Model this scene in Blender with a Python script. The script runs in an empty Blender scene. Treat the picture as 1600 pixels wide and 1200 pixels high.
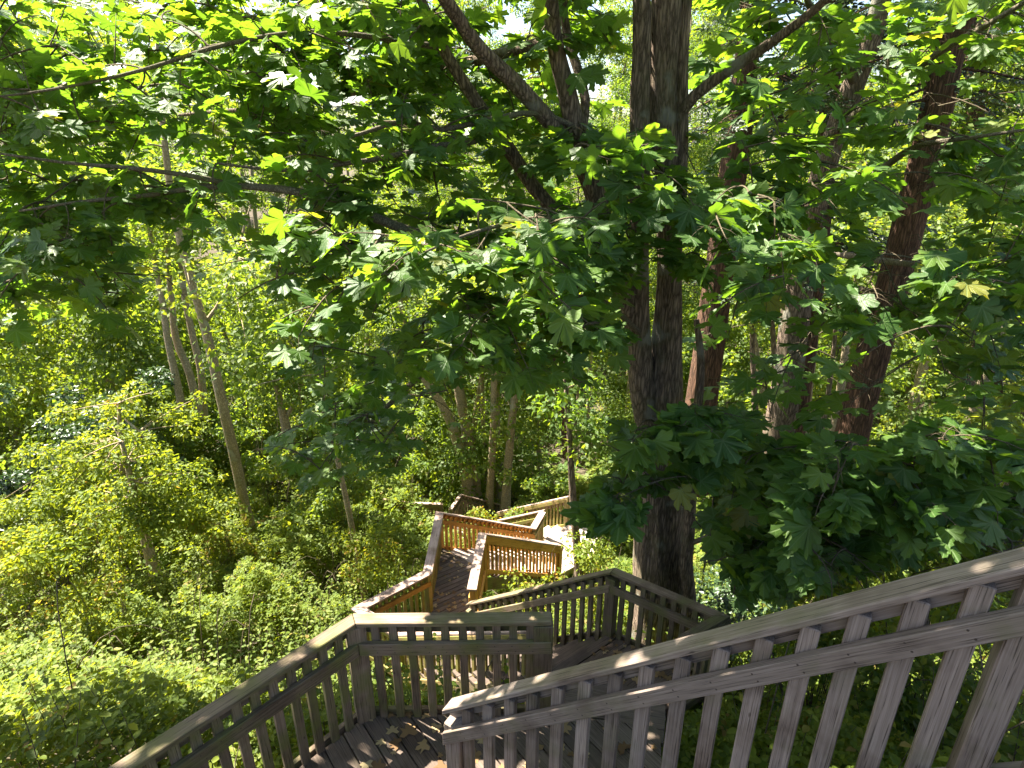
import bpy, bmesh, math, random
import numpy as np
from mathutils import Vector, Matrix, noise as mnoise

R = math.radians
rng = np.random.default_rng(7)
random.seed(7)
scn = bpy.context.scene
COL = scn.collection

# ------------------------------------------------------------------ camera
PITCH = R(22.0)
FPX = 950.0                                   # focal length in pixels of a 1600 px wide picture
cam_d = bpy.data.cameras.new('camera')
cam = bpy.data.objects.new('camera', cam_d)
COL.objects.link(cam)
cam.location = (0, 0, 0)
cam.rotation_euler = (R(90) - PITCH, 0, 0)
cam_d.sensor_width = 36.0
cam_d.lens = 36.0 * FPX / 1600.0
cam_d.clip_start = 0.05
cam_d.clip_end = 1000
scn.camera = cam

# ------------------------------------------------------------------ light
SUN_EL, SUN_AZ = R(57), R(-59)                # azimuth from +Y, negative = to the left
sdir = Vector((math.sin(SUN_AZ) * math.cos(SUN_EL), math.cos(SUN_AZ) * math.cos(SUN_EL), math.sin(SUN_EL)))
world = bpy.data.worlds.new('World')
scn.world = world
world.use_nodes = True
wn = world.node_tree
wn.nodes.clear()
w_out = wn.nodes.new('ShaderNodeOutputWorld')
w_bg = wn.nodes.new('ShaderNodeBackground')
w_sky = wn.nodes.new('ShaderNodeTexSky')
w_sky.sky_type = 'NISHITA'
w_sky.sun_disc = False
w_sky.sun_elevation = SUN_EL
w_sky.sun_rotation = SUN_AZ
w_sky.dust_density = 2.0
w_bg.inputs['Strength'].default_value = 0.052
wn.links.new(w_sky.outputs[0], w_bg.inputs['Color'])
wn.links.new(w_bg.outputs[0], w_out.inputs['Surface'])
sun_d = bpy.data.lights.new('sun', 'SUN')
sun_d.energy = 5.0
sun_d.angle = R(0.53)
sun_d.color = (1.0, 0.925, 0.79)
sun = bpy.data.objects.new('sun', sun_d)
COL.objects.link(sun)
sun.location = sdir * 60
sun.rotation_euler = sdir.to_track_quat('Z', 'Y').to_euler()

scn.view_settings.view_transform = 'Standard'
scn.view_settings.look = 'None'
scn.view_settings.gamma = 1.0
scn.view_settings.use_curve_mapping = False
scn.view_settings.exposure = 2.85
try:
    scn.cycles.max_bounces = 7
    scn.cycles.diffuse_bounces = 4
    scn.cycles.glossy_bounces = 2
    scn.cycles.transmission_bounces = 4
    scn.cycles.use_denoising = True
except Exception:
    pass

# ------------------------------------------------------------------ surveying helpers
cP, sP = math.cos(PITCH), math.sin(PITCH)
def ray(u, v):
    x, yd = (u - 800) / FPX, (v - 600) / FPX
    return np.array([x, cP - yd * sP, -(sP + yd * cP)])
def at_d(u, v, d): return ray(u, v) * d                       # d = distance along the optical axis
def at_z(u, v, z):
    r = ray(u, v); return r * (z / r[2])
def at_y(u, v, y):
    r = ray(u, v); return r * (y / r[1])
def proj(P):
    P = np.atleast_2d(P)
    d = P[:, 1] * cP - P[:, 2] * sP
    yd = -P[:, 2] * cP - P[:, 1] * sP
    return 800 + FPX * P[:, 0] / d, 600 + FPX * yd / d, d
def nz(x, y, z=0.0): return mnoise.noise((x, y, z))

GY = [-12, -4, 0, 1.2, 3, 5, 7.5, 10, 13, 16, 21, 30, 42, 55, 75, 110]
GZ = [-1.2, -2.2, -3.0, -3.5, -4.9, -6.4, -8.6, -9.5, -10.9, -12.3, -13.4, -13.8, -12.5, -9.5, -5.0, -1.0]
def ground(x, y):
    return float(np.interp(y, GY, GZ)) + 0.25 * nz(x * 0.35, y * 0.35, 3.1) + 0.08 * nz(x * 1.3, y * 1.3, 7.7) + 0.012 * abs(x) ** 1.5 * (0.4 if x < 0 else 1.0)
def ground_a(x, y):
    return np.interp(y, GY, GZ) + 0.012 * np.abs(x) ** 1.5 * np.where(x < 0, 0.4, 1.0)

# ------------------------------------------------------------------ object helpers
def tag(o, label=None, cat=None, group=None, kind=None):
    if label: o['label'] = label
    if cat: o['category'] = cat
    if group: o['group'] = group
    if kind: o['kind'] = kind
    return o
def thing(name, loc, label, cat, group=None):
    o = bpy.data.objects.new(name, None)
    o.empty_display_size = 0.2
    o.location = Vector(loc)
    COL.objects.link(o)
    return tag(o, label, cat, group)
def link(name, mesh, parent=None, M=None):
    o = bpy.data.objects.new(name, mesh)
    COL.objects.link(o)
    if parent is not None:
        o.parent = parent
        P = world_of(parent).inverted()
    else:
        P = Matrix.Identity(4)
    o.matrix_basis = P @ (M if M is not None else Matrix.Identity(4))
    return o
def world_of(o):
    M = o.matrix_basis.copy()
    while o.parent is not None:
        o = o.parent
        M = o.matrix_basis @ M
    return M

def np_mesh(name, V, F, mat, attr=None, uv=None, smooth=False):
    """V (n,3), F (m,3) triangles"""
    me = bpy.data.meshes.new(name)
    V = np.ascontiguousarray(V, dtype=np.float32)
    F = np.ascontiguousarray(F, dtype=np.int32)
    me.vertices.add(len(V))
    me.vertices.foreach_set('co', V.ravel())
    me.loops.add(F.size)
    me.loops.foreach_set('vertex_index', F.ravel())
    me.polygons.add(len(F))
    me.polygons.foreach_set('loop_start', np.arange(0, F.size, 3, dtype=np.int32))
    if smooth:
        me.polygons.foreach_set('use_smooth', np.ones(len(F), dtype=bool))
    if attr is not None:
        a = me.attributes.new('rnd', 'FLOAT', 'POINT')
        a.data.foreach_set('value', np.ascontiguousarray(attr, dtype=np.float32))
    if uv is not None:
        l = me.uv_layers.new(name='uv')
        l.data.foreach_set('uv', np.ascontiguousarray(uv[F.ravel()], dtype=np.float32).ravel())
    me.update(calc_edges=True)
    me.materials.append(mat)
    return me

def frames(n, t):
    """rotation matrices with columns (side, tip t, normal n); rows are leaves"""
    t = t - n * np.sum(n * t, axis=1, keepdims=True)
    t /= np.linalg.norm(t, axis=1, keepdims=True) + 1e-9
    s = np.cross(t, n)
    return np.stack([s, t, n], axis=2)
def unit(a): return a / (np.linalg.norm(a, axis=-1, keepdims=True) + 1e-9)

def stamp(TV, TF, pos, Rm, sc):
    N, k = len(pos), len(TV)
    V = np.einsum('nij,kj->nki', Rm, TV) * sc[:, None, None] + pos[:, None, :]
    F = TF[None] + (np.arange(N) * k)[:, None, None]
    return V.reshape(-1, 3), F.reshape(-1, 3)

# ------------------------------------------------------------------ materials
def nodes_of(name):
    m = bpy.data.materials.new(name)
    m.use_nodes = True
    nt = m.node_tree
    nt.nodes.clear()
    return m, nt, nt.nodes.new, nt.links.new

def ramp(nt, fac, stops):
    r = nt.nodes.new('ShaderNodeValToRGB')
    e = r.color_ramp.elements
    while len(e) < len(stops): e.new(0.5)
    for el, (p, c) in zip(e, stops):
        el.position = p
        el.color = (*c, 1)
    nt.links.new(fac, r.inputs[0])
    return r.outputs[0]

def math_node(nt, op, a, b=None):
    n = nt.nodes.new('ShaderNodeMath')
    n.operation = op
    for i, q in enumerate((a, b)):
        if q is None: continue
        if isinstance(q, (int, float)): n.inputs[i].default_value = q
        else: nt.links.new(q, n.inputs[i])
    return n.outputs[0]

def wood(name, dark, mid, light, moss=None, moss_amt=0.5, rough=0.8):
    m, nt, new, lk = nodes_of(name)
    out = new('ShaderNodeOutputMaterial'); b = new('ShaderNodeBsdfPrincipled')
    tc = new('ShaderNodeTexCoord'); oi = new('ShaderNodeObjectInfo')
    off = new('ShaderNodeVectorMath'); off.operation = 'MULTIPLY_ADD'
    comb = new('ShaderNodeCombineXYZ')
    for i in range(3): lk(oi.outputs['Random'], comb.inputs[i])
    lk(comb.outputs[0], off.inputs[0]); off.inputs[1].default_value = (37, 19, 53); lk(tc.outputs['Object'], off.inputs[2])
    mp = new('ShaderNodeMapping'); mp.inputs['Scale'].default_value = (1.2, 70, 70); lk(off.outputs[0], mp.inputs[0])
    n1 = new('ShaderNodeTexNoise'); n1.inputs['Scale'].default_value = 1.6; n1.inputs['Detail'].default_value = 6; n1.inputs['Roughness'].default_value = 0.65
    n1.inputs['Distortion'].default_value = 0.15
    lk(mp.outputs[0], n1.inputs['Vector'])
    mp2 = new('ShaderNodeMapping'); mp2.inputs['Scale'].default_value = (5, 230, 230); lk(off.outputs[0], mp2.inputs[0])
    n2 = new('ShaderNodeTexNoise'); n2.inputs['Scale'].default_value = 1.0; n2.inputs['Detail'].default_value = 3
    lk(mp2.outputs[0], n2.inputs['Vector'])
    n3 = new('ShaderNodeTexNoise'); n3.inputs['Scale'].default_value = 5.5; n3.inputs['Detail'].default_value = 5; lk(off.outputs[0], n3.inputs['Vector'])
    f = math_node(nt, 'ADD', math_node(nt, 'MULTIPLY', n1.outputs[0], 0.62), math_node(nt, 'MULTIPLY', n2.outputs[0], 0.38))
    c = ramp(nt, f, [(0.30, dark), (0.5, mid), (0.72, light)])
    # per board tint
    hv = new('ShaderNodeHueSaturation')
    st = new('ShaderNodeTexNoise'); st.inputs['Scale'].default_value = 2.6; st.inputs['Detail'].default_value = 4; st.inputs['Roughness'].default_value = 0.6; lk(off.outputs[0], st.inputs['Vector'])
    ms0 = new('ShaderNodeMix'); ms0.data_type = 'RGBA'; ms0.blend_type = 'MULTIPLY'; ms0.inputs[0].default_value = 1.0
    lk(c, ms0.inputs[6]); lk(ramp(nt, st.outputs[0], [(0.30, (0.52, 0.47, 0.43)), (0.52, (1, 0.98, 0.96)), (0.72, (1.0, 1.0, 1.0))]), ms0.inputs[7])
    lk(ms0.outputs[2], hv.inputs['Color'])
    lk(math_node(nt, 'ADD', math_node(nt, 'MULTIPLY', oi.outputs['Random'], 0.5), 0.75), hv.inputs['Value'])
    c = hv.outputs[0]
    if moss:
        mx = new('ShaderNodeMix'); mx.data_type = 'RGBA'
        ms = ramp(nt, n3.outputs[0], [(0.62 - 0.3 * moss_amt, (0, 0, 0)), (0.80 - 0.2 * moss_amt, (1, 1, 1))])
        lk(math_node(nt, 'MULTIPLY', ms, min(1.0, 0.35 + moss_amt * 0.6)), mx.inputs[0]); lk(c, mx.inputs[6]); mx.inputs[7].default_value = (*moss, 1)
        c = mx.outputs[2]
    # knots and cracks
    v = new('ShaderNodeTexVoronoi'); v.inputs['Scale'].default_value = 1.0
    mp3 = new('ShaderNodeMapping'); mp3.inputs['Scale'].default_value = (3.2, 9, 9); lk(off.outputs[0], mp3.inputs[0]); lk(mp3.outputs[0], v.inputs['Vector'])
    kn = ramp(nt, v.outputs['Distance'], [(0.025, (0.25, 0.2, 0.16)), (0.06, (1, 1, 1))])
    mu = new('ShaderNodeMix'); mu.data_type = 'RGBA'; mu.blend_type = 'MULTIPLY'; mu.inputs[0].default_value = 0.75
    lk(c, mu.inputs[6]); lk(kn, mu.inputs[7])
    crack = ramp(nt, n2.outputs[0], [(0.33, (0.22, 0.2, 0.18)), (0.41, (1, 1, 1))])
    mu2 = new('ShaderNodeMix'); mu2.data_type = 'RGBA'; mu2.blend_type = 'MULTIPLY'; mu2.inputs[0].default_value = 0.8
    lk(mu.outputs[2], mu2.inputs[6]); lk(crack, mu2.inputs[7])
    lk(mu2.outputs[2], b.inputs['Base Color'])
    b.inputs['Roughness'].default_value = rough
    b.inputs['Specular IOR Level'].default_value = 0.3
    bp = new('ShaderNodeBump'); bp.inputs['Strength'].default_value = 0.55; bp.inputs['Distance'].default_value = 0.004
    lk(f, bp.inputs['Height']); lk(bp.outputs[0], b.inputs['Normal'])
    lk(b.outputs[0], out.inputs[0])
    return m

def bark(name, dark, light, scale=9.0, stretch=0.18, moss=None, lichen=None, bump=0.045):
    m, nt, new, lk = nodes_of(name)
    out = new('ShaderNodeOutputMaterial'); b = new('ShaderNodeBsdfPrincipled')
    tc = new('ShaderNodeTexCoord')
    mp = new('ShaderNodeMapping'); mp.inputs['Scale'].default_value = (1, 1, stretch); lk(tc.outputs['Object'], mp.inputs[0])
    n1 = new('ShaderNodeTexNoise'); n1.inputs['Scale'].default_value = scale * 1.3; n1.inputs['Detail'].default_value = 7; n1.inputs['Roughness'].default_value = 0.7
    lk(mp.outputs[0], n1.inputs['Vector'])
    dv = new('ShaderNodeVectorMath'); dv.operation = 'MULTIPLY_ADD'; dv.inputs[1].default_value = (0.06, 0.06, 0.06)
    lk(n1.outputs['Color'], dv.inputs[0]); lk(mp.outputs[0], dv.inputs[2])
    v = new('ShaderNodeTexVoronoi'); v.feature = 'DISTANCE_TO_EDGE'; v.inputs['Scale'].default_value = scale * 2.2; lk(dv.outputs[0], v.inputs['Vector'])
    edge = math_node(nt, 'MINIMUM', math_node(nt, 'MULTIPLY', v.outputs['Distance'], 2.2), 1.0)
    h = math_node(nt, 'ADD', math_node(nt, 'MULTIPLY', edge, 0.6), math_node(nt, 'MULTIPLY', n1.outputs[0], 0.5))
    c = ramp(nt, h, [(0.2, dark), (0.45, tuple(0.5 * (a + q) for a, q in zip(dark, light))), (0.75, light)])
    n2 = new('ShaderNodeTexNoise'); n2.inputs['Scale'].default_value = 2.3; n2.inputs['Detail'].default_value = 5; lk(tc.outputs['Object'], n2.inputs['Vector'])
    for col, lo, hi in ((moss, 0.5, 0.68), (lichen, 0.60, 0.66)):
        if not col: continue
        mx = new('ShaderNodeMix'); mx.data_type = 'RGBA'
        lk(math_node(nt, 'MULTIPLY', ramp(nt, n2.outputs[0], [(lo, (0, 0, 0)), (hi, (1, 1, 1))]), 0.65), mx.inputs[0]); lk(c, mx.inputs[6]); mx.inputs[7].default_value = (*col, 1)
        c = mx.outputs[2]
    lk(c, b.inputs['Base Color'])
    b.inputs['Roughness'].default_value = 0.9
    b.inputs['Specular IOR Level'].default_value = 0.15
    bp = new('ShaderNodeBump'); bp.inputs['Strength'].default_value = 0.9; bp.inputs['Distance'].default_value = bump
    lk(h, bp.inputs['Height']); lk(bp.outputs[0], b.inputs['Normal'])
    lk(b.outputs[0], out.inputs[0])
    return m

def leafmat(name, stops, trans, tmix=0.38, rough=0.42, veins=False, spec=0.5, per_object=False):
    m, nt, new, lk = nodes_of(name)
    out = new('ShaderNodeOutputMaterial'); b = new('ShaderNodeBsdfPrincipled'); t = new('ShaderNodeBsdfTranslucent'); mix = new('ShaderNodeMixShader')
    if per_object:
        oi = new('ShaderNodeObjectInfo'); fac = oi.outputs['Random']
    else:
        a = new('ShaderNodeAttribute'); a.attribute_name = 'rnd'; fac = a.outputs['Fac']
    c = ramp(nt, fac, stops)
    ts = [(p, tuple(min(1, q * k) for q, k in zip(cc, trans))) for p, cc in stops]
    ct = ramp(nt, fac, ts)
    geo = new('ShaderNodeNewGeometry')
    # pale, matt underside
    mx = new('ShaderNodeMix'); mx.data_type = 'RGBA'
    lk(math_node(nt, 'MULTIPLY', geo.outputs['Backfacing'], 0.45), mx.inputs[0]); lk(c, mx.inputs[6]); mx.inputs[7].default_value = (0.10, 0.165, 0.055, 1)
    c = mx.outputs[2]
    if veins:
        uv = new('ShaderNodeUVMap'); uv.uv_map = 'uv'
        sx = new('ShaderNodeSeparateXYZ'); lk(uv.outputs[0], sx.inputs[0])
        ax = math_node(nt, 'ABSOLUTE', sx.outputs[0]); y = sx.outputs[1]
        d = ax
        for dx, dy in ((0.70, 0.71), (0.99, -0.10)):
            e = math_node(nt, 'ABSOLUTE', math_node(nt, 'SUBTRACT', math_node(nt, 'MULTIPLY', ax, dy), math_node(nt, 'MULTIPLY', y, dx)))
            d = math_node(nt, 'MINIMUM', d, e)
        # side veins: stripes running off the main veins
        w = math_node(nt, 'PINGPONG', math_node(nt, 'ADD', math_node(nt, 'MULTIPLY', y, 1.0), math_node(nt, 'MULTIPLY', ax, -0.75)), 0.075)
        vmask = ramp(nt, d, [(0.010, (1, 1, 1)), (0.026, (0, 0, 0))])
        wmask = ramp(nt, w, [(0.004, (1, 1, 1)), (0.016, (0, 0, 0))])
        vm = math_node(nt, 'MAXIMUM', vmask, math_node(nt, 'MULTIPLY', wmask, 0.4))
        mv = new('ShaderNodeMix'); mv.data_type = 'RGBA'
        lk(math_node(nt, 'MULTIPLY', vm, 0.55), mv.inputs[0]); lk(c, mv.inputs[6]); mv.inputs[7].default_value = (0.17, 0.24, 0.10, 1)
        c = mv.outputs[2]
        bp = new('ShaderNodeBump'); bp.inputs['Strength'].default_value = 0.5; bp.inputs['Distance'].default_value = 0.004; bp.invert = True
        n0 = new('ShaderNodeTexNoise'); n0.inputs['Scale'].default_value = 9; lk(uv.outputs[0], n0.inputs['Vector'])
        lk(math_node(nt, 'ADD', vm, math_node(nt, 'MULTIPLY', n0.outputs[0], 0.8)), bp.inputs['Height']); lk(bp.outputs[0], b.inputs['Normal'])
    lk(c, b.inputs['Base Color']); lk(ct, t.inputs['Color'])
    b.inputs['Roughness'].default_value = rough
    b.inputs['Specular IOR Level'].default_value = spec
    mix.inputs[0].default_value = tmix
    lk(b.outputs[0], mix.inputs[1]); lk(t.outputs[0], mix.inputs[2]); lk(mix.outputs[0], out.inputs[0])
    return m

M = {}
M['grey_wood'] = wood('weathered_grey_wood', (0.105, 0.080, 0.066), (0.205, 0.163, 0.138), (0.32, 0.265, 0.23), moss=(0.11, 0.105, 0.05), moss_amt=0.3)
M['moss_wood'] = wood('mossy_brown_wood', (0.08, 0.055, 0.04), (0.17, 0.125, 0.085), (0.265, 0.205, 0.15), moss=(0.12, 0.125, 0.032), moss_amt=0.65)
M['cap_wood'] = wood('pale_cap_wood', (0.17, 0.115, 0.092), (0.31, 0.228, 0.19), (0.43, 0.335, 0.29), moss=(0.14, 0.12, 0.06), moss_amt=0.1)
M['cedar'] = wood('bounce_lit_cedar', (0.32, 0.15, 0.038), (0.52, 0.265, 0.062), (0.62, 0.36, 0.10))  # cedar tone plus the orange of bounced sunlight, put into the colour
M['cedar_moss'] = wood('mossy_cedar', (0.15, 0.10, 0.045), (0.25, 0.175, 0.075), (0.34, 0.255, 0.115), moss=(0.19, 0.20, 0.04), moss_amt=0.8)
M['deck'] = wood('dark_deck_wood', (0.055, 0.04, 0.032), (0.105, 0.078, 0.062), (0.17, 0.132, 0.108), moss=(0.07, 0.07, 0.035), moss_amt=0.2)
M['deck_sunlit'] = wood('sunlit_deck_wood', (0.26, 0.20, 0.17), (0.40, 0.33, 0.29), (0.52, 0.45, 0.40))  # paler copy of the deck wood, direct sun put into its colour
M['bark_maple'] = bark('maple_bark', (0.055, 0.040, 0.030), (0.37, 0.275, 0.205), 15, 0.12, moss=(0.12, 0.115, 0.05), lichen=(0.30, 0.29, 0.25))
M['bark_fir'] = bark('fir_bark', (0.035, 0.022, 0.015), (0.20, 0.112, 0.072), 13, 0.12, bump=0.05)
M['bark_alder'] = bark('alder_bark', (0.20, 0.155, 0.095), (0.44, 0.355, 0.24), 12, 0.5, moss=(0.15, 0.14, 0.055), lichen=(0.38, 0.36, 0.30), bump=0.01)
M['branch_bark'] = bark('branch_bark', (0.05, 0.042, 0.03), (0.22, 0.185, 0.14), 24, 1.0, moss=(0.10, 0.10, 0.04), bump=0.006)
M['twig'] = bark('twig_bark', (0.05, 0.04, 0.025), (0.15, 0.12, 0.08), 20, 0.6, bump=0.004)
M['maple_leaf'] = leafmat('maple_leaf', [(0.0, (0.040, 0.092, 0.020)), (0.6, (0.060, 0.122, 0.022)), (0.975, (0.082, 0.140, 0.024)), (1.0, (0.15, 0.15, 0.03))], (3.3, 2.9, 0.7), 0.45, 0.46, veins=True, spec=0.34)
M['maple_leaf_one'] = leafmat('maple_leaf_single', [(0.0, (0.040, 0.092, 0.020)), (0.6, (0.060, 0.122, 0.022)), (0.975, (0.082, 0.140, 0.024)), (1.0, (0.15, 0.15, 0.03))], (3.3, 2.9, 0.7), 0.45, 0.46, veins=True, per_object=True, spec=0.34)
M['far_leaf'] = leafmat('woodland_leaf', [(0.0, (0.045, 0.09, 0.02)), (0.5, (0.075, 0.125, 0.024)), (1.0, (0.125, 0.15, 0.026))], (3.2, 2.8, 0.7), 0.50, 0.55, spec=0.3)
M['alder_leaf'] = leafmat('alder_leaf', [(0.0, (0.06, 0.10, 0.022)), (0.5, (0.09, 0.14, 0.028)), (1.0, (0.145, 0.165, 0.03))], (3.2, 2.8, 0.7), 0.50, 0.55, spec=0.3)
M['bramble_leaf'] = leafmat('bramble_leaf', [(0.0, (0.06, 0.098, 0.015)), (0.5, (0.11, 0.155, 0.02)), (0.95, (0.15, 0.185, 0.03)), (1.0, (0.20, 0.15, 0.05))], (3.2, 2.6, 0.8), 0.46, 0.55, spec=0.2)
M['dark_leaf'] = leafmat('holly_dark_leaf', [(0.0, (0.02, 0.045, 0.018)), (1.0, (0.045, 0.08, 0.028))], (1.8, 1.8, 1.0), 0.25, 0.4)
M['needle'] = leafmat('conifer_needle', [(0.0, (0.014, 0.030, 0.014)), (1.0, (0.035, 0.055, 0.022))], (1.5, 1.6, 1.0), 0.2, 0.5)

def soil():
    m, nt, new, lk = nodes_of('leaf_litter_soil')
    out = new('ShaderNodeOutputMaterial'); b = new('ShaderNodeBsdfPrincipled'); tc = new('ShaderNodeTexCoord')
    n = new('ShaderNodeTexNoise'); n.inputs['Scale'].default_value = 9; n.inputs['Detail'].default_value = 8; lk(tc.outputs['Object'], n.inputs['Vector'])
    c = ramp(nt, n.outputs[0], [(0.3, (0.03, 0.022, 0.014)), (0.55, (0.065, 0.05, 0.03)), (0.75, (0.10, 0.085, 0.045))])
    lk(c, b.inputs['Base Color']); b.inputs['Roughness'].default_value = 1.0
    bp = new('ShaderNodeBump'); bp.inputs['Distance'].default_value = 0.05; lk(n.outputs[0], bp.inputs['Height']); lk(bp.outputs[0], b.inputs['Normal'])
    lk(b.outputs[0], out.inputs[0])
    return m
M['soil'] = soil()
_m, _nt, _new, _lk = nodes_of('rusty_screw')
_o = _new('ShaderNodeOutputMaterial'); _b = _new('ShaderNodeBsdfPrincipled'); _b.inputs['Base Color'].default_value = (0.06, 0.045, 0.038, 1); _b.inputs['Metallic'].default_value = 0.6; _b.inputs['Roughness'].default_value = 0.6
_lk(_b.outputs[0], _o.inputs[0]); M['screw'] = _m

# ------------------------------------------------------------------ the ground
xs = np.concatenate([np.linspace(-140, -22, 20), np.linspace(-20, 20, 81), np.linspace(22, 140, 20)])
ys = np.concatenate([np.linspace(-12, 24, 91), np.linspace(25, 60, 36), np.linspace(63, 150, 16)])
V = np.array([(x, y, ground(x, y)) for y in ys for x in xs])
nx = len(xs)
F = []
for j in range(len(ys) - 1):
    for i in range(nx - 1):
        a = j * nx + i
        F += [(a, a + 1, a + nx + 1), (a, a + nx + 1, a + nx)]
hill = link('hillside_ground', np_mesh('hillside_ground', V, np.array(F), M['soil'], smooth=True))
tag(hill, 'steep wooded hillside dropping to the valley floor', None, None, 'structure')

# ------------------------------------------------------------------ carpentry helpers
_cache = {}
def box_mesh(L, w, t, mat, bev=0.004):
    key = (round(L, 3), round(w, 3), round(t, 3), mat)
    if key in _cache: return _cache[key]
    bm = bmesh.new()
    bmesh.ops.create_cube(bm, size=1.0)
    for v in bm.verts: v.co = Vector((v.co.x * L, v.co.y * w, v.co.z * t))
    bmesh.ops.bevel(bm, geom=bm.edges[:], offset=min(bev, t * 0.2), segments=1, affect='EDGES')
    me = bpy.data.meshes.new('board')
    bm.to_mesh(me); bm.free()
    me.materials.append(M[mat])
    _cache[key] = me
    return me

def board(name, p0, p1, w, t, up, mat, parent, bev=0.004):
    """timber from p0 to p1; w measured across, t measured along 'up'"""
    p0, p1, up = Vector(p0), Vector(p1), Vector(up)
    x = (p1 - p0); L = x.length; x.normalize()
    y = up.cross(x).normalized()
    z = x.cross(y)
    Mx = Matrix(((x.x, y.x, z.x, 0), (x.y, y.y, z.y, 0), (x.z, y.z, z.z, 0), (0, 0, 0, 1)))
    c = (p0 + p1) / 2
    return link(name, box_mesh(L, w, t, mat, bev), parent, Matrix.Translation(c) @ Mx)

def offs_poly(pts, off):
    """offset a plan polyline to its left by off, mitred; returns 3D points that keep each vertex's height"""
    P = [Vector(p) for p in pts]
    n = len(P)
    dirs = [(Vector((P[i + 1].x - P[i].x, P[i + 1].y - P[i].y, 0))).normalized() for i in range(n - 1)]
    res = []
    for i in range(n):
        da = dirs[max(i - 1, 0)]; db = dirs[min(i, n - 2)]
        na = Vector((-da.y, da.x, 0)); nb = Vector((-db.y, db.x, 0))
        m = (na + nb)
        m = m.normalized() if m.length > 1e-4 else na
        k = off / max(0.3, m.dot(na))
        res.append(P[i] + m * k)
    return res

def rail_run(name, pts, o0, o1, z0, z1, mat, parent, bev=0.004):
    """mitred timbers along a polyline: section from offset o0 to o1 (left positive), heights z0..z1 about the points"""
    A, B = offs_poly(pts, o0), offs_poly(pts, o1)
    for i in range(len(pts) - 1):
        a0, a1, b0, b1 = A[i], A[i + 1], B[i], B[i + 1]
        x = (Vector(pts[i + 1]) - Vector(pts[i])).normalized()
        y = Vector((0, 0, 1)).cross(x).normalized()
        z = x.cross(y)
        Mx = Matrix(((x.x, y.x, z.x, 0), (x.y, y.y, z.y, 0), (x.z, y.z, z.z, 0), (0, 0, 0, 1)))
        c = (a0 + a1 + b0 + b1) / 4
        Mw = Matrix.Translation(c) @ Mx
        inv = Mw.inverted()
        e = x * 0.0015
        bm = bmesh.new()
        vs = []
        for p, sgn in ((a0, 1), (a1, -1), (b1, -1), (b0, 1)):
            for zz in (z0, z1):
                vs.append(bm.verts.new(inv @ (p + e * sgn + Vector((0, 0, zz)))))
        q = lambda *k: bm.faces.new([vs[j] for j in k])
        q(0, 2, 4, 6); q(1, 7, 5, 3)
        q(0, 1, 3, 2); q(2, 3, 5, 4); q(4, 5, 7, 6); q(6, 7, 1, 0)
        bmesh.ops.recalc_face_normals(bm, faces=bm.faces[:])
        bmesh.ops.bevel(bm, geom=bm.edges[:], offset=bev, segments=1, affect='EDGES')
        me = bpy.data.meshes.new(name)
        bm.to_mesh(me); bm.free()
        me.materials.append(M[mat if isinstance(mat, str) else mat[i]])
        link(name, me, parent, Mw)

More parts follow.
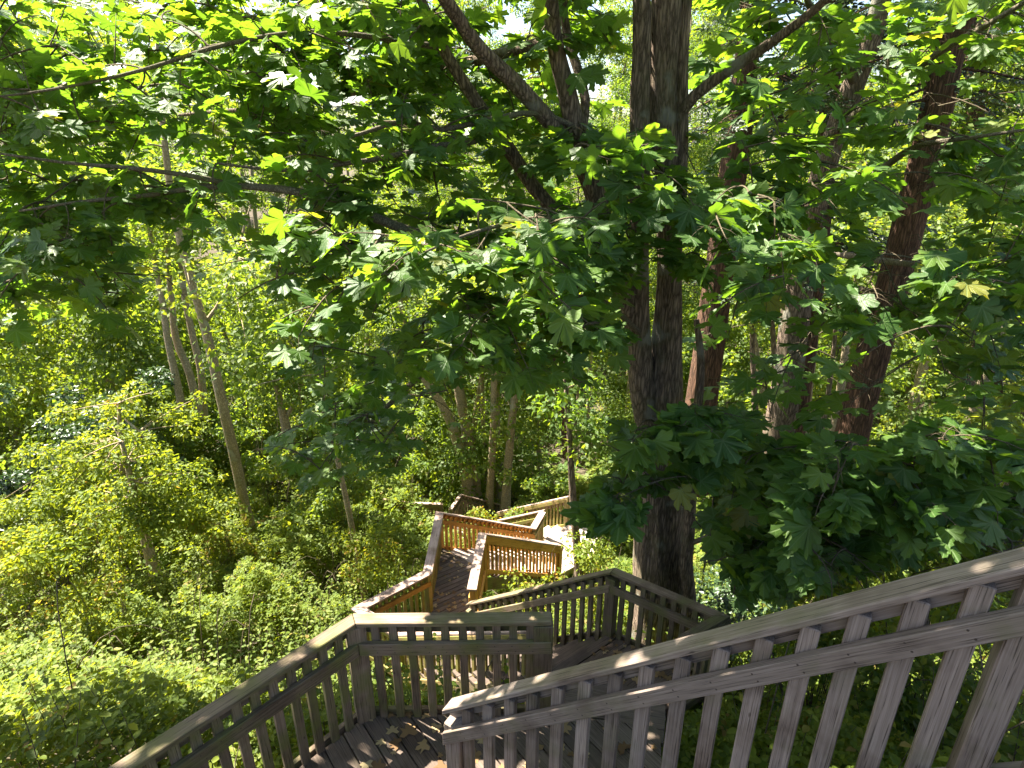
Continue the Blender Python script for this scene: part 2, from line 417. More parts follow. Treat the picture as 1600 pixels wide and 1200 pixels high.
def railing(label, caps, height, inside, mats, spacing=0.115, bw=0.056, posts=None, drop=0.10, group='wooden stair railings', mid=True, name='stair_railing', capw=0.10, postw=0.105, toph=0.105, skip=()):
    """caps: cap-top centre points; inside: +1 if walkers are on the left of the run"""
    mcap, mbal, mmid = mats
    caps = [Vector(p) for p in caps]
    t = thing(name, caps[0] - Vector((0, 0, height)), label, 'railing', group)
    rail_run('cap_rail', caps, -capw / 2, capw / 2, -0.038, 0.0, mcap, t, 0.005)
    s = inside
    # cross section, walking outwards: mid rail | baluster | top rail
    rail_run('top_rail', caps, -s * 0.020, -s * 0.058, -0.041 - toph, -0.041, mbal, t)
    if mid:
        rail_run('mid_rail', caps, s * 0.022, s * 0.060, -0.275, -0.172, mmid, t)
    rail_run('bottom_rail', caps, -s * 0.020, -s * 0.058, -height - 0.07, -height + 0.03, mbal, t)
    n = len(caps)
    sv, sf, so = [], [], 0
    for i in range(n - 1):
        a, b = caps[i], caps[i + 1]
        L = Vector((b.x - a.x, b.y - a.y, 0)).length
        h = Vector((b.x - a.x, b.y - a.y, 0)).normalized()
        k = max(1, int(round((L - 0.16) / spacing)))
        for j in range(k):
            f = ((j + 0.5) / k * (L - 0.16) + 0.08) / L
            p = a.lerp(b, f)
            if any((Vector((p.x - q.x, p.y - q.y))).length < 0.10 for q in skip): continue
            jit = random.uniform(-0.004, 0.004)
            p0 = p + h * jit + Vector((0, 0, -0.043 - abs(b.z - a.z) / L * 0.03))
            board('baluster', p0 + Vector((0, 0, -(height - 0.04 + drop))) + h * random.uniform(-0.004, 0.004), p0, bw, 0.036, Vector((-h.y, h.x, 0)), mbal if isinstance(mbal, str) else mbal[i], t)
            if mid and abs(p.y) < 4:
                out = Vector((-h.y, h.x, 0)) * s
                for dx, dz in ((-0.013, -0.20), (0.012, -0.245)):
                    c = p + out * 0.0602 + h * dx + Vector((0, 0, dz + (b.z - a.z) / L * dx))
                    ring = [c + (h * math.cos(q * 1.0472) + Vector((0, 0, 1)) * math.sin(q * 1.0472)) * 0.0045 for q in range(6)] + [c + out * 0.0012]
                    sv += ring; sf += [(so + q, so + (q + 1) % 6, so + 6) for q in range(6)]; so += 7
    if sv:
        link('screws', np_mesh('screws', np.array([tuple(q) for q in sv]), np.array(sf), M['screw']), t)['kind'] = 'stuff'
    for i, p in enumerate(caps):
        if posts is not None and i not in posts: continue
        da = (caps[max(i, 1)] - caps[max(i, 1) - 1]); db = (caps[min(i + 1, n - 1)] - caps[min(i + 1, n - 1) - 1])
        h = (Vector((da.x, da.y, 0)).normalized() + Vector((db.x, db.y, 0)).normalized()).normalized()
        q = p.copy()
        if i == 0: q = q + h * 0.055
        if i == n - 1: q = q - h * 0.055
        q = q + Vector((-h.y, h.x, 0)) * (s * 0.0 - s * 0.012)
        zt = 0.045 + (0.06 if abs((caps[min(i + 1, n - 1)] - caps[max(0, i - 1)]).z) > 0.15 else 0)
        board('post', q + Vector((0, 0, -height - 0.5)), q + Vector((0, 0, -zt)), postw, postw, Vector((-h.y, h.x, 0)), mbal if isinstance(mbal, str) else mbal[min(i, n - 2)], t, 0.006)
    return t

def clip(poly, nrm, d, keep_less=True):
    out = []
    for i in range(len(poly)):
        a, b = poly[i], poly[(i + 1) % len(poly)]
        fa, fb = a[0] * nrm[0] + a[1] * nrm[1] - d, b[0] * nrm[0] + b[1] * nrm[1] - d
        if not keep_less: fa, fb = -fa, -fb
        if fa <= 0: out.append(a)
        if fa * fb < 0:
            q = fa / (fa - fb)
            out.append((a[0] + (b[0] - a[0]) * q, a[1] + (b[1] - a[1]) * q))
    return out

def prism(name, poly, z0, z1, ang, mat, parent, bev=0.003):
    area = sum(poly[i][0] * poly[(i + 1) % len(poly)][1] - poly[(i + 1) % len(poly)][0] * poly[i][1] for i in range(len(poly)))
    if abs(area) < 0.004: return
    if area < 0: poly = poly[::-1]
    cx = sum(p[0] for p in poly) / len(poly); cy = sum(p[1] for p in poly) / len(poly)
    Mw = Matrix.Translation((cx, cy, z1)) @ Matrix.Rotation(ang, 4, 'Z')
    inv = Mw.inverted()
    bm = bmesh.new()
    lo = [bm.verts.new(inv @ Vector((p[0], p[1], z0))) for p in poly]
    hi = [bm.verts.new(inv @ Vector((p[0], p[1], z1))) for p in poly]
    bm.faces.new(lo[::-1]); bm.faces.new(hi)
    for i in range(len(poly)):
        j = (i + 1) % len(poly)
        bm.faces.new((lo[i], lo[j], hi[j], hi[i]))
    bmesh.ops.bevel(bm, geom=[e for e in bm.edges if abs(e.verts[0].co.z) < 1e-5 and abs(e.verts[1].co.z) < 1e-5], offset=bev, segments=1, affect='EDGES')
    me = bpy.data.meshes.new(name)
    bm.to_mesh(me); bm.free()
    me.materials.append(M[mat])
    return link(name, me, parent, Mw)

def landing(label, poly, z, ang, mat, rim_mat, bw=0.14, gap=0.008, name='stair_landing', posts=True):
    cx = sum(p[0] for p in poly) / len(poly); cy = sum(p[1] for p in poly) / len(poly)
    t = thing(name, (cx, cy, ground(cx, cy)), label, 'landing', 'wooden landings of the stairway')
    nrm = (-math.sin(ang), math.cos(ang))
    ds = [p[0] * nrm[0] + p[1] * nrm[1] for p in poly]
    d = min(ds)
    while d < max(ds):
        q = clip(clip(poly, nrm, d, False), nrm, d + bw, True)
        if len(q) >= 3:
            dz = random.uniform(-0.003, 0.003)
            prism('deck_board', q, z - 0.038 + dz, z + dz, ang, mat, t)
        d += bw + gap
    n = len(poly)
    for i in range(n):
        a, b = Vector((*poly[i], z - 0.135)), Vector((*poly[(i + 1) % n], z - 0.135))
        h = (b - a).normalized()
        c = Vector((cx, cy, z - 0.135))
        inn = ((c - (a + b) / 2)); inn.z = 0; inn.normalize()
        board('rim_joist', a + h * 0.06 + inn * 0.05, b - h * 0.06 + inn * 0.05, 0.038, 0.185, (0, 0, 1), rim_mat, t)
        if posts:
            p = a + (c - a) * 0.08
            g = ground(p.x, p.y)
            if z - 0.25 > g - 0.3:
                board('support_post', Vector((p.x, p.y, g - 0.35)), Vector((p.x, p.y, z - 0.05)), 0.09, 0.09, (1, 0, 0), rim_mat, t)
    return t

def flight(label, a0, a1, b0, b1, z0, z1, mat, str_mat, name='stair_flight'):
    """treads between the two plan edges a0-a1 and b0-b1, from deck height z0 down to z1"""
    n = max(2, int(round((z0 - z1) / 0.19)))
    rise = (z0 - z1) / n
    a0, a1, b0, b1 = [Vector((*p, 0)) for p in (a0, a1, b0, b1)]
    t = thing(name, ((a1 + b1) / 2) + Vector((0, 0, z1)), label, 'stairs', 'flights of the wooden stairway')
    for k in range(1, n):
        f0, f1 = (k - 1) / (n - 1), k / (n - 1)
        z = z0 - rise * k
        for g0, g1 in ((0.0, 0.49), (0.52, 1.08)):
            p = [a0.lerp(a1, f0 + (f1 - f0) * g0), b0.lerp(b1, f0 + (f1 - f0) * g0), b0.lerp(b1, min(1.0, f0 + (f1 - f0) * g1)), a0.lerp(a1, min(1.0, f0 + (f1 - f0) * g1))]
            h = (p[1] - p[0])
            prism('tread', [(v.x, v.y) for v in p], z - 0.038 - k * 0.0001, z + random.uniform(-0.002, 0.002), math.atan2(h.y, h.x), mat, t)
    for e0, e1, o0, o1 in ((a0, a1, b0, b1), (b0, b1, a0, a1)):
        i0 = (o0 - e0).normalized() * 0.03; i1 = (o1 - e1).normalized() * 0.03
        board('stringer', e0 + i0 + Vector((0, 0, z0 - rise - 0.17)), e1 + i1 + Vector((0, 0, z1 - 0.13)), 0.045, 0.26, (0, 0, 1), str_mat, t)
    return t

xy = lambda p: (float(p[0]), float(p[1]))

# ------------------------------------------------------------------ the stairway (surveyed from the photograph)
C1, D1 = -2.98, -3.88          # landing 1: cap height, deck height
C2, D2 = -4.37, -5.27
C3, D3 = -7.00, -7.86
C4, D4 = -8.60, -9.45
C5, D5 = -10.25, -11.10

# near flight railing, running past the camera on the right
N0 = at_d(698, 1100, 3.50); N1 = at_d(1600, 868, 1.755)
N0, N1 = Vector(N0), Vector(N1)
Nup = N1 + (N1 - N0) * 0.62
near_dir = (N1 - N0); hdir = Vector((near_dir.x, near_dir.y, 0)).normalized(); hperp = Vector((-hdir.y, hdir.x, 0))   # hperp points away from camera
railing('long weathered grey handrail sloping up past the camera, sun spots along its cap', [N0, Nup], 0.98, -1, ('grey_wood', 'grey_wood', 'grey_wood'),
        spacing=0.142, bw=0.064, posts=[0], skip=[N0.lerp(N1, 1.03)])
nr = bpy.data.objects['stair_railing']
pp = Vector(at_d(1572, 900, 1.60)) - hperp * 0.0
_p = N0.lerp(N1, 1.03)
board('post', _p + hperp * 0.02 + Vector((0, 0, -1.6)), _p + hperp * 0.02 + Vector((0, 0, -0.10)), 0.085, 0.088, hperp, 'grey_wood', nr, 0.006)
fl0 = flight('grey flight of steps running up behind the long grey handrail', xy(Nup - hperp * 0.06), xy(N0 - hperp * 0.06), xy(Nup - hperp * 1.0), xy(N0 - hperp * 1.0),
             Nup.z - 0.95, D1, 'deck', 'grey_wood')

A1 = Vector(at_z(553, 966, C1)); B1 = Vector(at_z(862, 963, C1)); L1 = Vector(at_z(318, 1116, C1))
L1x = A1 + (L1 - A1) * 1.9
railing('dark mossy railing bending at a corner post around the first landing', [L1x, A1, B1], 0.90, -1, ('moss_wood', 'moss_wood', 'moss_wood'), spacing=0.112, bw=0.056, posts=[1, 2], postw=0.13)
landing('dark landing of diagonal boards at the foot of the long grey handrail',
        [xy(L1x), xy(A1), xy(B1), (1.05, 3.10), (0.95, 2.5), (-0.25, 2.20), (-0.75, 1.35), (-2.0, 1.2)], D1, R(-52), 'deck', 'moss_wood')

K2 = Vector(at_z(958, 890, C2)); R2a = Vector(at_z(1128, 962, C2)); R2b = Vector(at_z(1066, 998, C2)); R2c = R2b + (R2b - R2a) * 0.5 + Vector((0, -0.35, 0.22))
Q2 = Vector(at_z(731, 943, -6.60)); Q2r = Vector(at_z(731, 942, -6.15))
railing('greenish railing with a corner post in front of the thick maple trunk', [R2b, R2a, K2, Q2r], 0.90, 1, ('moss_wood', 'moss_wood', 'moss_wood'), posts=[1, 2, 3], postw=0.12)
landing('brown landing of mitred diagonal boards beneath the thick maple trunk', [(0.28, 4.80), (0.62, 4.70), (1.50, 4.38), xy(R2a), xy(K2)], D2, R(38), 'deck', 'moss_wood')
flight('short dark flight of steps between the two shaded landings', (0.27, 3.28), (0.62, 4.70), (1.10, 3.12), (1.50, 4.38), D1, D2, 'deck', 'moss_wood')
A3 = Vector(at_z(560, 950, C3)); B3 = Vector(at_z(622, 990, C3)); P3 = Vector(at_z(668, 894, C3)); P4 = Vector(at_z(687, 800, C3))
C23 = Vector(at_z(858, 982, -4.70))
railing('half hidden railing with pale sunlit cap seen through the first landing balusters', [B3, C23], 0.88, 1, ('cap_wood', 'cedar_moss', 'cedar_moss'), posts=[0, 1])
flight('sunlit pale flight seen between the balusters of the first landing', xy(K2), xy(Q2), (0.30, 4.78), xy(B3), D2, D3, 'deck', 'moss_wood')

R31 = Vector(at_z(737, 921, C3)); R32 = Vector(at_z(754, 833, C3))
E1 = Vector(at_d(833, 828, 14.5)); E2 = Vector(at_d(876, 853, 13.9)); E1.z = C4; E2.z = C4
F1 = Vector(at_z(848, 799, C4)); F2 = Vector(at_z(890, 775, C4))
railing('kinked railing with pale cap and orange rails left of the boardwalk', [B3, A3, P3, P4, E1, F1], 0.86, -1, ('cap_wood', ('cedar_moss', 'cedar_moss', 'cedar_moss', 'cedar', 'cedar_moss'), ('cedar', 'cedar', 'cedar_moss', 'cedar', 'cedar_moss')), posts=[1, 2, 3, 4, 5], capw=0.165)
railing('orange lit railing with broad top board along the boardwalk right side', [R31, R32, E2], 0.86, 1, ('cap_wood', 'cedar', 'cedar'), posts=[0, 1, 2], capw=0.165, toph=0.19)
landing('dark boardwalk of narrow diagonal planks between two pale capped railings', [xy(A3), xy(P3), xy(P4), xy(R32), xy(R31), xy(Q2), xy(B3)], D3, R(34), 'deck', 'moss_wood', bw=0.095, name='boardwalk')
flight('sunlit flight descending to the right between orange railings', xy(P4), xy(E1), xy(R32), xy(E2), D3, D4, 'deck_sunlit', 'cedar_moss')
landing('bright sunlit landing beside the thin dark sapling', [xy(E1), xy(E2), (2.0, 12.2), (2.3, 13.4), xy(F2), xy(F1)], D4, R(40), 'deck_sunlit', 'cedar_moss')
G0 = Vector(at_d(777, 800, 18.0)); G0.z = C5
v5 = G0 - F2
G1 = F1 + v5
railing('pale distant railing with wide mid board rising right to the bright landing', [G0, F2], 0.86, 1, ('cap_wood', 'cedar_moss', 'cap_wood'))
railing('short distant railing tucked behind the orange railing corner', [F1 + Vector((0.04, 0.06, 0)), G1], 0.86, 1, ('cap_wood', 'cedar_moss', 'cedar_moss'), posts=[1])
flight('distant flight of pale steps going down left of the bright landing', xy(F1), xy(G1), xy(F2), xy(G0), D4, D5, 'deck_sunlit', 'cedar_moss')
H1 = Vector(at_z(720, 772, C5)); H0 = Vector(at_z(704, 795, C5)); H2 = Vector(at_d(797, 792, 20.6))
railing('small dark far railing with angled cap below the grey alder stems', [H0, H1, H2], 0.86, -1, ('cap_wood', 'moss_wood', 'moss_wood'))
landing('small far landing half buried in bushes', [xy(G1), xy(H0), xy(H1), (float(H1.x) + 0.75, float(H1.y) - 0.2), xy(G0)], D5, R(40), 'deck_sunlit', 'moss_wood')
I0 = Vector(at_d(640, 785, 19)); I1 = Vector(at_d(692, 787, 19))
railing('farthest strip of pale handrail poking out of the bushes', [I0 - Vector((0.8, 0, -0.15)), I0, I1], 0.9, 1, ('cap_wood', 'moss_wood', 'moss_wood'))
# far wooden handrail in the shade, left of the alder stems
J0 = Vector(at_d(500, 722, 21)); J1 = Vector(at_d(598, 772, 20))
railing('dim distant handrail slanting down through the shaded bushes', [J0, J1], 0.9, 1, ('moss_wood', 'moss_wood', 'moss_wood'))

STAIR_SEGS = []      # plan segments with deck height and half width, used to keep the plants off the walkway
def seg(a, b, za, zb, hw): STAIR_SEGS.append((a[0], a[1], b[0], b[1], za, zb, hw))
n_c0 = N0 - hperp * 0.5; n_c1 = Nup - hperp * 0.5
seg(n_c0, n_c1, D1, Nup.z - 1.0, 0.65)
seg((-1.5, 2.2), (0.6, 2.8), D1, D1, 0.62)
seg((0.65, 3.1), (1.0, 4.6), D1, D2, 0.55)
seg((0.6, 4.9), (1.7, 4.8), D2, D2, 0.45)
seg((0.65, 5.1), (-1.2, 7.2), D2, D3, 0.60)
seg((-1.6, 7.7), (-1.05, 8.6), D3, D3, 0.75)
seg((-1.05, 8.5), (-1.03, 10.2), D3, D3, 0.60)
seg((-1.0, 10.1), (0.8, 11.9), D3, D4, 0.60)
seg((0.9, 12.1), (1.5, 12.9), D4, D4, 0.7)
seg((1.1, 13.2), xy((G0 + G1) / 2), D4, D5, 0.5)
seg(xy((G0 + G1) / 2), xy(H1), D5, D5, 0.5)
def stair_clear(x, y):
    """distance beyond the edge of the walkway (negative = on it) and deck height there"""
    best = np.full(len(x), 1e9); zz = np.zeros(len(x))
    for ax, ay, bx, by, za, zb, hw in STAIR_SEGS:
        dx, dy = bx - ax, by - ay
        f = np.clip(((x - ax) * dx + (y - ay) * dy) / (dx * dx + dy * dy), 0, 1)
        d = np.hypot(x - ax - f * dx, y - ay - f * dy) - hw
        k = d < best
        best[k] = d[k]; zz[k] = (za + (zb - za) * f)[k]
    return best, zz

# ------------------------------------------------------------------ leaf shapes
def maple_template(detail):
    half = [(0.0, 1.0), (0.085, 0.86), (0.235, 0.83), (0.195, 0.68), (0.29, 0.60), (0.225, 0.46),
            (0.36, 0.60), (0.46, 0.62), (0.53, 0.74), (0.68, 0.74), (0.66, 0.56), (0.76, 0.44), (0.58, 0.36), (0.46, 0.26),
            (0.60, 0.24), (0.70, 0.10), (0.72, -0.08), (0.54, -0.12), (0.40, -0.25), (0.22, -0.20), (0.05, -0.06)]
    if not detail:
        half = [(0.0, 1.0), (0.25, 0.78), (0.225, 0.46), (0.70, 0.74), (0.46, 0.26), (0.74, -0.06), (0.40, -0.25), (0.05, -0.06)]
    o = half + [(-x, y) for x, y in half[1:]][::-1]
    P = [(0, 0.06, 0.0)]
    for x, y in o:
        r2 = x * x + y * y
        sinus = math.hypot(x, y - 0.06) < 0.45
        P.append((x, y, -0.16 * r2 + (0.035 if sinus else 0.0) + 0.06 * abs(x)))
    n = len(o)
    Fm = [(0, i + 2 if i < n - 1 else 1, i + 1) for i in range(n)]
    return np.array(P, dtype=float), np.array(Fm)
MAPLE_HI, MAPLE_LO = maple_template(True), maple_template(False)
OVAL = (np.array([(0, 0, 0), (0.30, 0.33, 0.06), (0.24, 0.68, 0.05), (0, 1.0, -0.12), (-0.24, 0.68, 0.05), (-0.30, 0.33, 0.06)], dtype=float),
        np.array([(0, 1, 3), (1, 2, 3), (0, 3, 5), (3, 4, 5)]))
DIAM = (np.array([(0, 0, 0), (0.32, 0.48, 0.05), (0, 1.0, -0.06), (-0.32, 0.48, 0.05)], dtype=float), np.array([(0, 1, 2), (0, 2, 3)]))
def compound(parts, OV=None):
    OVAL = OV or globals()['OVAL']
    Vs, Fs, k = [], [], 0
    for ang, sc, off in parts:
        c, s = math.cos(ang), math.sin(ang)
        v = OVAL[0] * sc
        v = np.stack([v[:, 0] * c + v[:, 1] * s, -v[:, 0] * s + v[:, 1] * c, v[:, 2]], axis=1) + np.array(off)
        Vs.append(v); Fs.append(OVAL[1] + k); k += len(v)
    return np.vstack(Vs), np.vstack(Fs)
TRIFOL = compound([(0, 0.72, (0, 0.12, 0)), (R(68), 0.62, (0.05, 0.0, 0)), (R(-68), 0.62, (-0.05, 0.0, 0))])
TRIFOL_LO = compound([(0, 0.72, (0, 0.12, 0)), (R(68), 0.62, (0.05, 0.0, 0)), (R(-68), 0.62, (-0.05, 0.0, 0))], DIAM)
SPRAY5 = compound([(0, 0.45, (0, 0.55, 0)), (R(55), 0.42, (0.02, 0.40, 0.0)), (R(-55), 0.42, (-0.02, 0.36, 0.0)), (R(62), 0.38, (0.02, 0.10, 0)), (R(-62), 0.38, (-0.02, 0.05, 0))])

# ------------------------------------------------------------------ tubes (trunks, limbs, twigs)
def tube_arrays(pts, rad, sides=8, rough=0.0, flare=0.0):
    P = np.array(pts, dtype=float); r = np.array(rad, dtype=float)
    n = len(P)
    T = np.gradient(P, axis=0); T = unit(T)
    ref = np.array([0, 1.0, 0.0]) if abs(T[0, 1]) < 0.8 else np.array([1.0, 0, 0])
    V = []
    for i in range(n):
        a = np.cross(T[i], ref); a /= np.linalg.norm(a) + 1e-9
        b = np.cross(T[i], a)
        for s in range(sides):
            th = 2 * math.pi * s / sides
            rr = r[i]
            if rough:
                q = P[i]
                rr *= 1 + rough * (0.6 * nz(math.cos(th) * 2.3 + 5, math.sin(th) * 2.3, q[2] * 0.7) + 0.35 * nz(math.cos(th) * 6, math.sin(th) * 6 + 9, q[2] * 1.1) + 0.3 * nz(math.cos(th) * 15, math.sin(th) * 15 + 3, q[2] * 1.6))
            if flare:
                hgt = np.linalg.norm(P[i] - P[0])
                rr *= 1 + flare * math.exp(-hgt / 0.35) * (1 + 0.5 * math.sin(th * 5 + 1))
            V.append(P[i] + rr * (math.cos(th) * a + math.sin(th) * b))
    F = []
    for i in range(n - 1):
        for s in range(sides):
            s2 = (s + 1) % sides
            a, b, c, d = i * sides + s, i * sides + s2, (i + 1) * sides + s2, (i + 1) * sides + s
            F += [(a, b, c), (a, c, d)]
    k = len(V); V.append(P[-1] + T[-1] * r[-1] * 0.3)
    for s in range(sides): F.append(((n - 1) * sides + s, (n - 1) * sides + (s + 1) % sides, k))
    return np.array(V), np.array(F)
def smooth_path(pts, rad, step):
    P = np.array(pts, dtype=float); r = np.array(rad, dtype=float)
    L = np.concatenate([[0], np.cumsum(np.linalg.norm(np.diff(P, axis=0), axis=1))])
    n = max(3, int(L[-1] / step) + 1)
    s = np.linspace(0, L[-1], n)
    # Catmull-Rom through the given points
    out = []
    Pe = np.vstack([2 * P[0] - P[1], P, 2 * P[-1] - P[-2]])
    for q in s:
        i = min(len(P) - 2, max(0, int(np.searchsorted(L, q, side='right') - 1)))
        f = (q - L[i]) / max(1e-6, L[i + 1] - L[i])
        p0, p1, p2, p3 = Pe[i], Pe[i + 1], Pe[i + 2], Pe[i + 3]
        out.append(0.5 * (2 * p1 + (p2 - p0) * f + (2 * p0 - 5 * p1 + 4 * p2 - p3) * f * f + (3 * p1 - p0 - 3 * p2 + p3) * f ** 3))
    return np.array(out), np.interp(s, L, r)
def limb(name, pts, rad, mat, parent, step=0.18, sides=10, rough=0.06, flare=0.0):
    P, r = smooth_path(pts, rad, step)
    V, F = tube_arrays(P, r, sides, rough, flare)
    base = world_of(parent).translation
    o = link(name, np_mesh(name, V - np.array(base), F, M[mat], smooth=True), parent, Matrix.Translation(base))
    return P, r
def px(pts):
    """(u, v, y, width in px) -> points and radii"""
    P, r = [], []
    for u, v, y, w in pts:
        p = at_y(u, v, y); P.append(p); r.append(w / 2 / FPX * (p[1] * cP - p[2] * sP))
    return P, r

def leaf_obj(name, TV, TF, pos, Rm, sc, mat, parent, kind='stuff', rnd=None, uv=False):
    V, F = stamp(TV, TF, pos, Rm, sc)
    base = np.array(world_of(parent).translation) if parent is not None else np.zeros(3)
    a = np.repeat(rng.random(len(pos)) if rnd is None else rnd, len(TV))
    me = np_mesh(name, V - base, F, M[mat], attr=a, uv=np.tile(TV[:, :2], (len(pos), 1)) if uv else None)
    o = link(name, me, parent, Matrix.Translation(base))
    if kind: o['kind'] = kind
    return o

# ------------------------------------------------------------------ big leaved maples: limbs, twigs, single leaves
def hang_leaves(tree, nodes, sprays, size=(0.13, 0.23), keep_clear=None, hi=True, sel_parts=300, pairs=(3, 5), seed=1, shade=None):
    """sprays: (k,3) tip positions.  Each spray is a twig from the nearest branch node carrying opposite pairs of leaves."""
    g = np.random.default_rng(seed)
    nodes = np.array(nodes)
    Lp, Ln, Lt, Ls = [], [], [], []
    TVs, TFs, off = [], [], 0
    d0 = np.array([np.min(np.linalg.norm(nodes - t_, axis=1)) for t_ in sprays])
    n0 = len(nodes)
    grown = np.zeros((n0 + 2 * len(sprays), 3)); grown[:n0] = nodes
    for si in np.argsort(d0):
        tip = sprays[si]
        lo, hi_ = size[si] if not isinstance(size, tuple) else size
        nodes = grown[:n0]
        d = np.linalg.norm(nodes - tip, axis=1) + 0.6 * np.maximum(0, tip[2] - nodes[:, 2])
        od = np.argsort(d)[:9]; od = od[d[od] < d[od[0]] * 1.5 + 0.25]
        k = od[g.integers(0, len(od))]
        a = nodes[k]
        mid = (a + tip) / 2 + np.array([0, 0, 0.12 * np.linalg.norm(tip - a)]) + g.normal(0, 0.05, 3)
        f = np.linspace(0, 1, 7)[:, None]
        C = a * (1 - f) ** 2 + 2 * mid * f * (1 - f) + tip * f ** 2
        grown[n0] = C[3]; grown[n0 + 1] = C[5]; n0 += 2
        V, F = tube_arrays(C, np.linspace(0.007 + 0.003 * np.linalg.norm(tip - a), 0.003, 7), 4)
        TVs.append(V); TFs.append(F + off); off += len(V)
        ln = np.linalg.norm(tip - a)
        npair = int(g.integers(*pairs))
        reach = min(0.75, 0.5 / max(ln, 0.3))
        hd = tip - mid; hd[2] *= 0.3; hd = hd / (np.linalg.norm(hd) + 1e-6)
        sd = np.array([-hd[1], hd[0], 0]); sd = sd / (np.linalg.norm(sd) + 1e-6)
        for j in range(npair):
            q = 1 - reach * (j + 0.1) / npair
            p = a * (1 - q) ** 2 + 2 * mid * q * (1 - q) + tip * q ** 2
            for s in ((-1, 1) if j > 0 else (-1, 0, 1)):
                dirv = hd * (0.45 if s else 1.0) + sd * s * 1.0 + g.normal(0, 0.25, 3)
                dirv[2] = -0.1 - 0.25 * g.random()
                dirv /= np.linalg.norm(dirv)
                pet = 0.06 + 0.12 * g.random()
                lp = p + dirv * pet + np.array([0, 0, -0.02])
                t = dirv.copy(); t[2] -= 0.2 + 0.7 * g.random() ** 1.5; t /= np.linalg.norm(t)
                n = np.array([0, 0, 1.0]) + g.normal(0, 0.42, 3) + hd * 0.15
                sz = g.uniform(lo, hi_)
                Lp.append(lp); Ln.append(n); Lt.append(t); Ls.append(sz)
                Vp, Fp = tube_arrays(np.array([p, (p + lp) / 2 + np.array([0, 0, 0.012]), lp]), [0.0022, 0.0016, 0.0014], 3)
                TVs.append(Vp); TFs.append(Fp + off); off += len(Vp)
    Lp, Ln, Lt, Ls = np.array(Lp), unit(np.array(Ln)), np.array(Lt), np.array(Ls)
    Rm = frames(Ln, Lt)
    keep = np.ones(len(Lp), bool)
    u, v, d = proj(Lp + Lt * Ls[:, None] * 0.5)
    inview = (d > 0.3) & (u > -30) & (u < 1630) & (v > -30) & (v < 1230)
    if keep_clear is not None:
        keep &= ~(inview & keep_clear(u, v, d, g))
    keep &= np.linalg.norm(Lp, axis=1) > 1.1
    idx = np.where(keep)[0]
    score = np.where(inview[idx], Ls[idx] / np.maximum(d[idx], 0.3), 0)
    order = idx[np.argsort(-score)]
    singles = order[:sel_parts]
    singles = singles[inview[singles]] if len(singles) else singles
    rest = np.setdiff1d(idx, singles)
    base = Vector(world_of(tree).translation)
    TV, TF = MAPLE_HI
    key = 'maple_leaf_mesh'
    variants = _cache.get(key)
    if variants is None:
        variants = []
        for q in range(9):
            gv = np.random.default_rng(q)
            W = TV.copy()
            W[:, 2] += gv.uniform(-0.30, 0.10) * TV[:, 1] ** 2 + gv.uniform(-0.18, 0.18) * TV[:, 0] + gv.normal(0, 0.022, len(W)) + gv.uniform(-0.30, 0.30) * TV[:, 0] ** 2 + 0.05 * np.sin(TV[:, 1] * 6 + q)
            W[:, 0] *= gv.uniform(0.82, 1.15); W[1:, :2] += gv.normal(0, 0.022, (len(W) - 1, 2))
            variants.append(np_mesh('leaf', W, TF, M['maple_leaf_one'], uv=TV[:, :2]))
        _cache[key] = variants
    for i in singles:
        m = Rm[i]
        Mw = Matrix(((m[0, 0], m[0, 1], m[0, 2], Lp[i, 0]), (m[1, 0], m[1, 1], m[1, 2], Lp[i, 1]), (m[2, 0], m[2, 1], m[2, 2], Lp[i, 2]), (0, 0, 0, 1))) @ Matrix.Scale(float(Ls[i]), 4)
        link('leaf', variants[int(i) % 9], tree, Mw)
    near = rest[inview[rest]]; far = rest[~inview[rest]]
    if len(near):
        leaf_obj('foliage', *(MAPLE_HI if hi else MAPLE_LO), near, Rm[near], Ls[near], 'maple_leaf', tree, uv=True) if False else leaf_obj('foliage', MAPLE_HI[0] if hi else MAPLE_LO[0], MAPLE_HI[1] if hi else MAPLE_LO[1], Lp[near], Rm[near], Ls[near], 'maple_leaf', tree, uv=True)
    if len(far):
        leaf_obj('foliage', MAPLE_LO[0], MAPLE_LO[1], Lp[far], Rm[far], Ls[far], 'maple_leaf', tree, uv=True)
    o = link('twigs', np_mesh('twigs', np.vstack(TVs) - np.array(base), np.vstack(TFs), M['twig'], smooth=True), tree, Matrix.Translation(base))
    o['kind'] = 'stuff'
    return len(idx)

def region(g, k, u0, u1, v0, v1, y0, y1, mask=None):
    out = []
    while len(out) < k:
        u, v = g.uniform(u0, u1), g.uniform(v0, v1)
        if mask and not mask(u, v): continue
        out.append(at_d(u, v, g.uniform(y0, y1)))
    return np.array(out)

